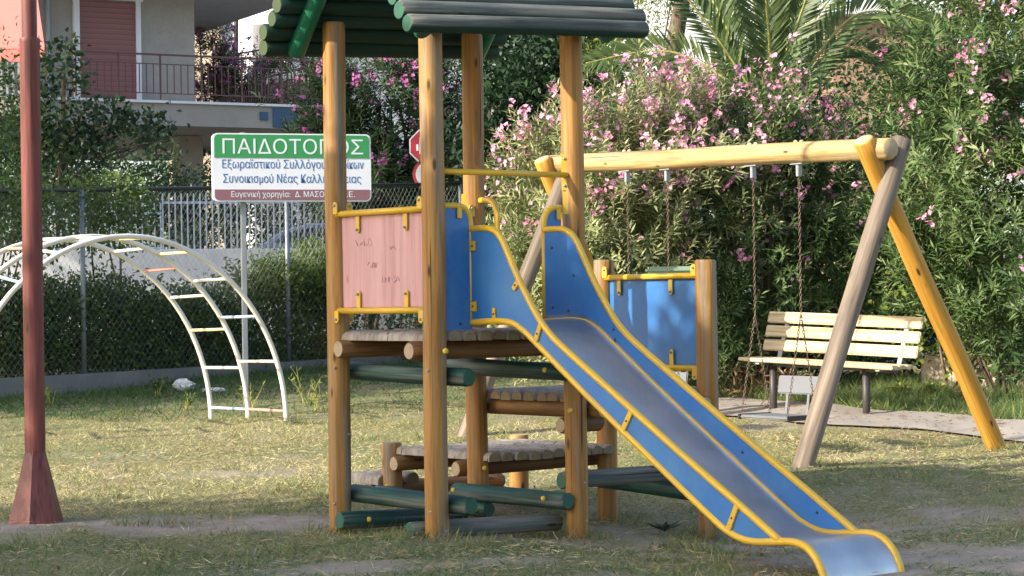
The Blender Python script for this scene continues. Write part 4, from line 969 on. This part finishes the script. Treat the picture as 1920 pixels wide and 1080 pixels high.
# pink oleanders behind the swings
LA = [lump(1120, 330, 21.5, .9, .8, 1.0), lump(1010, 350, 21.8, .48, .6, .55), lump(985, 470, 21.6, .42, .6, .6), lump(1230, 235, 21.6, .72, .7, .62), lump(1140, 500, 21.3, 1.0, .8, .95), lump(1300, 300, 21.7, .7, .7, .8), lump(1010, 600, 21.6, .5, .6, .5)]
o1_ = thing('oleander', (1.0, 21.6, .3), 'broad oleander crowded with pink blossom, behind the swing beam and blue panel', 'shrub', 'flowering oleanders')
topw = lambda P: np.clip((P[:, 2] - 1.5) / 1.5, .05, 1) ** 1.3
oleander(o1_, LA, 2500, flowers=310, fl_filter=topw, tb=.74, fs=.028)
branches('stem', o1_, (1.0, 21.7, .3), flat_tips(LA, 12), .028)
LB = [lump(1450, 265, 22.2, .85, .8, .78), lump(1550, 345, 22.1, .58, .7, .85), lump(1440, 400, 22.0, .95, .8, .9), lump(1370, 245, 22.3, .6, .7, .5), lump(1580, 480, 22.3, .8, .7, .8), lump(1480, 600, 22.5, 1.1, .6, .5), lump(1340, 560, 21.9, .6, .6, .7)]
o2_ = thing('oleander', (2.8, 22.3, .35), 'dark-hearted oleander with scattered pink blossom, behind the park bench', 'shrub', 'flowering oleanders')
oleander(o2_, LB, 2300, flowers=165, fs=.027, fl_filter=lambda P: np.clip((P[:, 2] - 1.0) / 2.2, .05, 1), tb=.36)
branches('stem', o2_, (2.6, 22.4, .35), flat_tips(LB, 12), .028)
LC = [lump(1850, 120, 20.6, .85, .8, .9), lump(1755, 300, 20.8, .62, .7, .85), lump(1900, 420, 20.4, .75, .8, 1.0), lump(1980, 200, 20.6, .9, .9, 1.6), lump(1700, 420, 21.2, .38, .5, .6), lump(1880, -60, 20.8, .9, .8, .8), lump(1820, 520, 21.0, .6, .6, .5), lump(1890, 600, 20.6, .55, .5, .5), lump(1790, 470, 20.9, .5, .5, .6)]
o3_ = thing('oleander', (4.7, 20.8, .35), 'tall oleander with long green leaves filling the right edge, right of the yellow swing leg', 'shrub', 'flowering oleanders')
oleander(o3_, LC, 2000, (.11, .17), flowers=120, fs=.03, tb=.30, fl_filter=lambda P: np.clip((P[:, 2] - 1.3) / 2, .04, 1))
branches('stem', o3_, (4.9, 21.2, .35), flat_tips(LC, 9), .02)
# light vine and undergrowth between them
def shrub(label, base, lumps, n, m, L=(.05, .09), Wd=.6, cat='shrub', group=None, stems=5, name='shrub', **k):
    r = thing(name, base, label, cat, group); foliage('foliage', r, lumps, n, M[m], L, Wd, **k)
    if stems: branches('stem', r, base, flat_tips(lumps, stems), .02)
    return r
shrub('bright yellow-green broad-leaved shrub between the right oleander and the bench', (4.4, 21.7, .35), [lump(1800, 560, 21.8, .62, .4, .5), lump(1740, 480, 22.0, .4, .4, .45), lump(1880, 600, 21.6, .4, .4, .3)], 4200, 'leaf_l', (.05, .09), .7)
shrub('dark undergrowth behind the bench at the foot of the oleanders', (3.2, 23.2, .4), [lump(1500, 640, 23.2, 1.4, .5, .5), lump(1700, 600, 23.4, .9, .5, .9), lump(1300, 620, 22.8, .9, .4, .5), lump(1850, 560, 23.5, .8, .4, .9)], 9000, 'leaf_d', (.05, .10), .5)
# dry fallen litter of leaves under the oleander
P = np.array([tuple(G(x, y)) for x, y in zip(rng.uniform(1340, 1480, 600), rng.uniform(715, 752, 600))]); P[:, 2] += rng.random(600) ** 2 * .35
lf = leaf_obj('dry_leaves', M['drylf'], None, P, unit(600) + np.array([0, 0, .4]), unit(600), rng.uniform(.06, .13, 600), .018, rng.random(600)); tag(lf, 'dry brown leaves heaped under the oleander', 'leaf litter', kind='stuff')
P = np.array([tuple(G(x, y)) for x, y in zip(rng.uniform(1360, 1915, 420), rng.uniform(752, 835, 420))]); P[:, 2] += .028
lf = leaf_obj('dry_leaves', M['drylf'], None, P, unit(420) * np.array([1, 1, .15]), unit(420) * .2 + np.array([0, 0, 1]), rng.uniform(.04, .10, 420), .014, rng.random(420)); tag(lf, 'fallen leaves strewn over the concrete path', 'leaf litter', kind='stuff')
# palm
PC = W(1450, 215, 25.8); PT = thing('palm_tree', (PC.x, PC.y, .5), 'date palm with arching feathery fronds rising above the pink oleanders', 'palm')
MB().tube([(PC.x, PC.y, .3), (PC.x + .03, PC.y, 2), (PC.x, PC.y, PC.z - .1)], [.24, .2, .26], 14).build('trunk', M['bark'], PT, True)
def frond(tip, rise, back, n=75, droop=.0, wd=.42, seed=0):
    T_ = W(*tip); c = Vector(PC) + Vector((random.uniform(-.08, .08), random.uniform(-.1, .1), 0)); m = c.lerp(T_, .5) + UP * rise + Vector((0, back, 0))
    pts = smoothed([c, m, T_], 12); st_ = MB().tube(pts, [.022 * (1 - .85 * i / (len(pts) - 1)) + .003 for i in range(len(pts))], 6)
    fr = st_.build('frond', M['palmstem'], PT, True)
    C = []; D = []; N = []; L = []; T2 = []
    for i in range(n):
        f = .10 + .9 * i / n; q = f * (len(pts) - 1); a_ = pts[int(q)]; b_ = pts[min(int(q) + 1, len(pts) - 1)]; p = a_.lerp(b_, q - int(q)); t = (pts[min(int(q) + 1, len(pts) - 1)] - pts[max(int(q) - 1, 0)]).normalized()
        s_ = t.cross(Vector((0, -1, .35))).normalized(); ll = wd * (math.sin(math.pi * min(1, f * .85 + .12)) ** .6) * random.uniform(.88, 1.08)
        for sg in (-1, 1):
            d_ = t * .85 + s_ * sg * .75 + Vector((random.uniform(-.08, .08), -.25 + random.uniform(-.1, .1), random.uniform(-.1, .04) - droop))
            C.append(tuple(p)); D.append(tuple(d_)); N.append((random.uniform(-.4, .4), -1, .4)); L.append(ll); T2.append(.35 + random.uniform(-.25, .35))
    leaf_obj('leaflets', M['palm'], fr, C, D, N, np.array(L), .038, T2)
M['palmstem'] = paint('palm_rachis', (.34, .34, .10), .5, (.2, .2, .08), .2)
for tp, rs, bk in (((1190, -110, 25.2), .15, 0), ((1265, -130, 26.3), .15, .2), ((1375, -170, 25.0), .1, 0), ((1475, -180, 26.4), .05, .2), ((1560, -130, 25.3), .1, 0), ((1742, 42, 25.6), .62, 0), ((1680, 118, 26.4), .5, .3), ((1098, 118, 25.9), .45, .2), ((1330, -60, 26.8), .2, .3), ((1640, -80, 26.4), .3, .3), ((1420, -120, 24.9), .1, -.2), ((1520, -150, 25.8), .12, .1)):
    frond(tp, rs, bk)
# trees behind
def tree(name, label, base, lumps, n, m, trunk=(.12, 'bark'), L=(.07, .13), Wd=.5, limbs=8, group=None, flowers=0, petal='petal_p', cat='tree', **k):
    r = thing(name, base, label, cat, group); b = Vector(base); c = Vector(lumps[0][:3])
    pts = smoothed([b - UP * .2, b.lerp(c, .5) + Vector((.1, 0, 0)), c], 5); MB().tube(pts, [trunk[0] * (1 - .6 * i / (len(pts) - 1)) for i in range(len(pts))], 10).build('trunk', M[trunk[1]], r, True)
    foliage('crown', r, lumps, n, M[m], L, Wd, **k)
    branches('limb', r, b.lerp(c, .55), flat_tips(lumps, limbs), trunk[0] * .3)
    if flowers:
        P, D = shell_points(lumps, flowers * 24, .05, flowers, .8, -.6); nn = unit(len(P)); leaf_obj('blossoms', M[petal], r, P, unit(len(P)) + D, nn, .05, .05, rng.random(len(P)))
    return r
gT = 'trees beyond the fence'
tree('tree', 'dense dark green feathery tree seen between the tower posts and the pink oleander', (.4, 32, .8), [lump(985, 230, 30, .75, .9, 1.1), lump(1075, 170, 30, .75, .8, .9), lump(930, 320, 30.5, .6, .7, .9), lump(1010, 100, 31, 1.0, .8, .8), lump(1040, 330, 30, .9, .7, 1.2), lump(960, 450, 31, 1.2, .7, 1.2)], 30000, 'leaf_d', (.16, 'bark'), (.08, .15), .45, group=gT, clump=.2, inner=.25, tb=.35)
tree('tree', 'light feathery green tree beside the right end of the log roof', (1.9, 29, .7), [lump(1195, 40, 29, .45, .5, .6), lump(1150, 110, 29.4, .4, .5, .35), lump(1235, -20, 29, .6, .5, .4)], 2600, 'leaf_l', (.07, 'bark'), (.06, .11), .22, group=gT, clump=.14)
tb_ = thing('tree', W(1262, 560, 28.5), 'leaning bare brown tree trunk left of the palm fronds', 'tree', gT)
MB().tube([W(1240, 300, 28.5), W(1258, 120, 28.5), W(1272, 40, 28.5), W(1292, -60, 28.5)], [.14, .13, .11, .10], 12).build('trunk', M['bark'], tb_, True)
lm = [lump(1290, -120, 28.5, 1.2, .8, .5)]; foliage('crown', tb_, lm, 2500, M['leaf_m'], (.07, .12), .4)
tb_ = thing('tree', W(1358, 560, 29.5), 'dark straight tree trunk rising between the palm fronds', 'tree', gT)
MB().tube([W(1352, 300, 29.5), W(1358, 60, 29.5), W(1362, -60, 29.5)], [.12, .10, .09], 12).build('trunk', M['bark'], tb_, True)
foliage('crown', tb_, [lump(1370, -130, 29.5, 1.2, .8, .5), lump(1400, 200, 28.5, 1.0, .5, .4)], 4500, M['leaf_m'], (.07, .12), .4)
tree('tree', 'dark leafy tree between the palm and the right oleander', (6.2, 30, .7), [lump(1780, 40, 30, .8, .8, .9), lump(1840, 150, 29, .9, .8, 1.1), lump(1700, 230, 29, .7, .7, .6), lump(1640, 330, 29, .8, .6, .9), lump(1640, 170, 30, .8, .5, .6), lump(1730, 120, 31, .6, .5, .5), lump(1790, 330, 28, 1.1, .6, 1.1)], 12000, 'leaf_m', (.14, 'bark'), (.06, .12), .5, group=gT)
tree('tree', 'dark dense tree mass closing the gaps behind the pink oleanders', (3.0, 27, .6), [lump(1250, 330, 27, 1.4, .6, 1.2), lump(1450, 400, 27, 1.5, .6, 1.4), lump(1620, 480, 27, 1.3, .6, 1.3), lump(1120, 430, 26, .9, .6, 1.2), lump(1330, 560, 25.5, 1.6, .5, .8)], 17000, 'leaf_d', (.14, 'bark'), (.08, .14), .5, group=gT)
tree('shrub', 'dark bushes behind the parked car beyond the railing', (-4.6, 42, 1.2), [lump(250, 410, 43, 1.2, .6, .9), lump(340, 430, 43, 1.0, .6, .8), lump(430, 400, 43, 1.3, .6, .8), lump(560, 400, 43, 1.3, .6, .9), lump(700, 430, 42, 1.3, .6, .9)], 11000, 'leaf_d', (.06, 'bark'), (.08, .14), .5, cat='shrub')
# purple flowered oleanders across the street
def purple(label, base, lumps, shoots, fl, tb=.16, **k):
    r = thing('oleander', base, label, 'shrub', 'purple oleanders across the street'); oleander(r, lumps, shoots, (.13, .22), flowers=fl, petal='petal_p', tb=tb, clump=.2, fs=.036, **k); branches('stem', r, base, flat_tips(lumps, 8), .04)
purple('dark oleander with purple-pink flowers between the two left tower posts', (-2.2, 33, .7), [lump(720, 230, 33, .85, .7, 1.1), lump(680, 330, 32.6, .7, .6, .9), lump(620, 220, 33.2, .55, .6, .8), lump(760, 400, 32.8, .6, .6, .7)], 1000, 130)
purple('dark oleander with purple-pink flowers behind the round road sign', (-.9, 33.5, .7), [lump(845, 210, 33.4, .65, .7, 1.0), lump(830, 360, 33, .7, .6, 1.0), lump(890, 280, 33.8, .5, .6, .9), lump(770, 130, 34, .5, .6, .35)], 850, 110)
purple('spindly purple-flowered oleander at the corner of the beige house', (-6.6, 51.5, 1.2), [lump(400, 100, 51, .5, .6, 1.0), lump(440, 165, 51, .85, .7, .55), lump(390, 40, 51.5, .35, .5, .5), lump(420, 190, 52, .8, .6, .8)], 520, 330, .35)
purple('purple-flowered oleander behind the balcony rail', (-4.9, 51.5, 1.2), [lump(520, 115, 52, .5, .6, .22), lump(590, 150, 51, .35, .5, .75), lump(500, 185, 52, .8, .6, .4), lump(590, 240, 50, .35, .6, .8)], 520, 200, .28)
# leafy tree over the fence at the left
tree('tree', 'broad-leaved tree spreading over the balcony at the left', (-7.3, 33, .8), [lump(120, 130, 33, .40, .5, .42), lump(100, 235, 33, .62, .5, .62), lump(185, 225, 33, .45, .5, .20), lump(255, 232, 33.2, .5, .4, .14), lump(305, 250, 33.2, .25, .3, .10), lump(130, 300, 33, .75, .5, .45)], 2300, 'leaf_d', (.07, 'bark'), (.08, .14), .7, group=gT, clump=.12, limbs=6, tb=.5)
tree('tree', 'sunlit dense dark-leaved tree at the far left edge behind the lamp post', (-8.6, 29, .7), [lump(-20, 290, 28.5, .5, .6, .8), lump(10, 370, 28, .5, .6, .4), lump(-40, 180, 29, .5, .6, .6)], 3600, 'leaf_m', (.1, 'bark'), (.07, .12), .45, group=gT)
tree('tree', 'dark tree filling the shade under the house', (-8.0, 36, 1.0), [lump(170, 330, 38, 1.3, .5, .65), lump(280, 330, 39, .5, .5, .7), lump(100, 400, 37, 1.2, .5, .6), lump(390, 310, 50, .9, .5, 1.1), lump(30, 300, 39, 1.2, .5, .9)], 10000, 'leaf_d', (.1, 'bark'), (.07, .13), .5, group=gT)
# climbing shrub on the fence top, hedge behind the fence
def fpz(px, py, off=.5):
    q = fline(px) - nf * off; return W(px, py, q.y)
def fl_lump(px, py, off, rx, ry, rz): c = fpz(px, py, off); return (c.x, c.y, c.z, rx, ry, rz)
shrub('sunlit yellow-green shrub tangled over the fence top at the left', (-4.6, 24.9, .6), [fl_lump(165, 385, .35, .26, .3, .18), fl_lump(215, 358, .35, .28, .3, .22), fl_lump(255, 390, .35, .22, .3, .24), fl_lump(120, 372, .4, .2, .25, .14), fl_lump(200, 430, .35, .3, .25, .3)], 2600, 'leaf_m', (.045, .085), .5, clump=.08, tb=.85, stems=3)
shrub('yellow-green shrub at the fence top behind the lamp post', (-5.6, 23.6, .6), [fl_lump(30, 365, .35, .35, .3, .22), fl_lump(70, 430, .35, .35, .25, .35), fl_lump(0, 400, .4, .3, .3, .3)], 1900, 'leaf_m', (.045, .085), .5, clump=.09, tb=.75)
hl_ = []
for px in range(-60, 640, 42):
    tt = 566 if px < 200 else 582 if px < 420 else 545
    hl_.append(fl_lump(px, 620, .75, .30, .42, .50)); hl_.append(fl_lump(px + 10, 668, .8, .32, .35, .22)); hl_.append(fl_lump(px + 20, tt + random.uniform(-12, 14), .75, .32, .4, .26))
HG = thing('hedge', (-4, 25.5, .6), 'clipped dark green hedge running behind the chain link fence', 'hedge')
foliage('foliage', HG, hl_, 52000, M['leaf_h'], (.04, .08), .5, clump=.10, cn=3200, tb=.62, tv=.5, inner=.35)
branches('stem', HG, (-4.2, 25.3, .5), [tuple(fpz(px, 560, .75)) for px in range(0, 620, 45)], .02)
shrub('sunlit light green bushy end of the hedge beside the left tower post', (-2.9, 27.6, .6), [fl_lump(585, 510, .7, .36, .4, .33), fl_lump(520, 520, .7, .34, .4, .22), fl_lump(610, 560, .7, .35, .4, .4)], 6500, 'leaf_l', (.045, .085), .35, clump=.09, tb=.32, group=None)
shrub('green bushes behind the tower deck beyond the fence', (-1.6, 29.2, .6), [fl_lump(700, 600, .7, .9, .4, .6), fl_lump(860, 560, .7, .8, .4, .8), fl_lump(960, 560, .8, .7, .4, .8), fl_lump(780, 680, .5, .9, .3, .3)], 12000, 'leaf_h', (.045, .09), .4, clump=.12)

# shade trees standing outside the left of the picture
def shade(label, gp, h, rad, n, L=(.13, .24)):
    t = h / math.sin(R_(SUN_EL)); c = Vector(gp) + sv * t
    lm = [(c.x, c.y, c.z, rad, rad, rad * .8)]
    for k in range(5):
        a = random.random() * 6.28; lm.append((c.x + math.cos(a) * rad * .75, c.y + math.sin(a) * rad * .75, c.z + random.uniform(-.5, .5) * rad * .45, rad * .5, rad * .5, rad * .40))
    base = (c.x, c.y, gz(c.x, c.y)); return tree('tree', label, base, lm, n, 'leaf_m', (.2, 'bark'), L, .55, group='shade trees outside the picture', clump=.2)
for gp, h, rad, n in SHADE: shade('unseen shade tree left of the camera', gp, h, rad, n)

# ------------------------------------------------------------------ grass
def scatter(n, x0, x1, y0, y1, dens):
    X = rng.uniform(x0, x1, n); Y = rng.uniform(y0, y1, n); k = (np.abs(X) < .25 * Y + .35) & (rng.random(n) < dens(X, Y)); return X[k], Y[k]
def blades(name, X, Y, h, wd, lean, tint, m, label):
    n = len(X); Z = g(X, Y) - .004; d = unit(n) * np.array([1, 1, 0]) * lean; d[:, 2] = 1 - .75 * min(lean, 1) * rng.random(n)
    o = leaf_obj(name, M[m], None, np.stack([X, Y, Z], 1), d, unit(n) + np.array([0, 0, .3]), h, wd, tint, tri=True); return tag(o, label, 'grass', kind='stuff')
def dryness(X, Y):
    n1 = vnoise(X, Y, .8, 8) * .6 + vnoise(X, Y, 2.6, 9) * .4
    d = .60 + (n1 - .5) * .9
    d = d - .36 * np.clip((13.2 - Y) / 1.2, 0, 1) - .5 * np.clip((Y - 20.5) / 1.0, 0, 1) * (X < .5) - .22 * np.exp(-((X - 3.5) ** 2 + (Y - 14.5) ** 2) / 2.5)
    return d
dn = lambda X, Y: np.clip(1.12 - bare(X, Y) * 1.5, .03, 1) * np.clip(13.5 / Y, .3, 1) ** 1.2 * np.where(on_path(X, Y), 0, 1)
X, Y = scatter(330000, -6.5, 6.5, 9.8, 27, dn)
n = len(X); blades('grass', X, Y, rng.uniform(.018, .05, n) * (1 + .7 * vnoise(X, Y, 1.6, 4)), rng.uniform(.0035, .0075, n), 1.6, dryness(X, Y) + (rng.random(n) - .5) * .5, 'grass', 'patchy sun-bleached mown grass covering the playground')
X, Y = scatter(30000, -4.5, 4.5, 9.8, 18, lambda X, Y: np.clip(1.1 - bare(X, Y), .25, 1) * (vnoise(X, Y, 2.1, 14) > .35) * np.where(on_path(X, Y), 0, 1)); n = len(X)
o = leaf_obj('dry_stalks', M['drylf2'], None, np.stack([X, Y, g(X, Y) + rng.uniform(.003, .03, n)], 1), unit(n) * np.array([1, 1, .25]), unit(n) + np.array([0, 0, .6]), rng.uniform(.03, .11, n), rng.uniform(.002, .0045, n), rng.random(n)); tag(o, 'loose dry straw scattered over the lawn and bare soil', 'straw', kind='stuff')
X, Y = scatter(2600, -4.2, 4.2, 9.8, 19, lambda X, Y: vnoise(X, Y, 1.2, 21) > .3); n = len(X)
o = leaf_obj('fallen_leaves', M['drylf'], None, np.stack([X, Y, g(X, Y) + .022], 1), unit(n) * np.array([1, 1, .3]), unit(n) * .4 + np.array([0, 0, 1]), rng.uniform(.03, .07, n), rng.uniform(.010, .022, n), rng.random(n)); tag(o, 'small brown leaves fallen over the lawn', 'leaf litter', kind='stuff')
# taller tufts
tx = []; ty = []
def tuft(cx, cy, r, k): tx.append(rng.normal(cx, r, k)); ty.append(rng.normal(cy, r * .6, k))
for i in range(270):
    x_ = rng.uniform(-3.4, 3.4); y_ = rng.uniform(10.6, 19)
    if not on_path(np.array([x_]), np.array([y_]))[0] and float(bare(x_, y_)) < .6: tuft(x_, y_, .07, 26)
for P_ in (P1, P2, P4, S1, S2): tuft(P_.x + .05, P_.y - .12, .11, 90)
for px, py in ((1500, 870), (1890, 845), (560, 795), (470, 790), (400, 790), (235, 775), (780, 1010), (60, 970), (250, 985), (340, 985), (860, 830), (1070, 1000)): q = G(px, py); tuft(q.x, q.y, .09, 110)
for i in range(26): q = G(rng.uniform(1200, 1500), rng.uniform(1000, 1040)); tuft(q.x, q.y, .08, 45)
X = np.concatenate(tx); Y = np.concatenate(ty); n = len(X)
blades('grass_tufts', X, Y, rng.uniform(.05, .13, n), rng.uniform(.003, .006, n), .7, .35 + (rng.random(n) - .5) * .7, 'grass', 'taller tufts of grass round the posts and across the lawn')
# lush strip behind the path and along the kerb
X, Y = scatter(60000, 1.4, 6.5, 18.3, 23.5, lambda X, Y: np.where((Y > np.interp(X, [p.x for p in FP], [p.y for p in FP]) + .05), np.clip(vnoise(X, Y, 1.5, 12) * 1.4, .15, 1), 0)); n = len(X)
blades('tall_grass', X, Y, rng.uniform(.06, .24, n), rng.uniform(.005, .010, n), .8, .4 + (rng.random(n) - .5) * .7, 'lush', 'lush unmown grass between the path and the oleanders')
fx = lambda Y: FA.x + (Y - FA.y) / (FB.y - FA.y) * (FB.x - FA.x)
X, Y = scatter(70000, -6.5, .4, 20.8, 30, lambda X, Y: np.where(X > fx(Y) + .16, np.clip(1.25 - (X - fx(Y)) / 3.2, .12, 1) * .7, 0)); n = len(X)
blades('tall_grass', X, Y, rng.uniform(.04, .17, n), rng.uniform(.006, .011, n), .9, -.05 + (rng.random(n) - .5) * .5, 'lush', 'green unmown grass along the kerb wall, tint darkened for shade')  # tint lowered to stand in for shade by the kerb
# weeds
def weed(px, py, h, label, n=26, m='leaf_m', stalk=True, L=.09, dy=0):
    q = G(px, py); r = thing('weed', q, label, 'weed', 'weeds in the lawn'); ti = [(q.x + random.uniform(-.5, .5) * h * .9, q.y + random.uniform(-.3, .3) * h, q.z + h * random.uniform(.6, 1)) for _ in range(5)]
    if stalk: branches('stem', r, q, ti, .005, 'palmstem')
    C = []; 
    for t in ti:
        for k in range(n // 5 + 1): f = random.uniform(.3, 1); C.append((q.x + (t[0] - q.x) * f, q.y + (t[1] - q.y) * f, q.z + (t[2] - q.z) * f))
    leaf_obj('leaves', M[m], r, C, unit(len(C)) + np.array([0, 0, .25]), unit(len(C)) + np.array([0, 0, 1]), L * rng.uniform(.6, 1.1, len(C)), L * .25, rng.random(len(C)))
for a_ in ((300, 745, .28, 'leafy weed against the kerb wall left of the climber leg', 50, 'leaf_m'), (350, 770, .22, 'low leafy weed in front of the white plastic bag', 40, 'leaf_m'), (572, 760, .42, 'straggly branching weed between the climber and the left tower post', 30, 'leaf_l'),
           (600, 770, .3, 'small dry weed beside the left tower post', 22, 'leaf_l'), (95, 760, .2, 'light green weed right of the lamp post by the kerb', 26, 'leaf_l'), (470, 770, .3, 'thin weed among the climber feet', 24, 'leaf_l')): weed(*a_[:5], a_[5])
q = G(1246, 1003); r = thing('weed', q, 'dark broad-leaved weed in the sand under the slide', 'weed')
C = [tuple(q + UP * .02)] * 9; D = [(math.cos(a), math.sin(a) * .8, .55) for a in [k * .7 for k in range(9)]]; leaf_obj('leaves', M['leaf_d'], r, C, D, [(0, 0, 1)] * 9, rng.uniform(.09, .17, 9), .04, rng.random(9))
for i, (px, py) in enumerate(((1690, 752), (1745, 758), (1800, 765))): weed(px, py, .22, ('yellow-green broad-leaved weed right of the bench leg', 'yellow-green weed midway between bench leg and yellow swing leg', 'bushy yellow-green weed left of the yellow swing leg')[i], 40, 'leaf_l', L=.13)
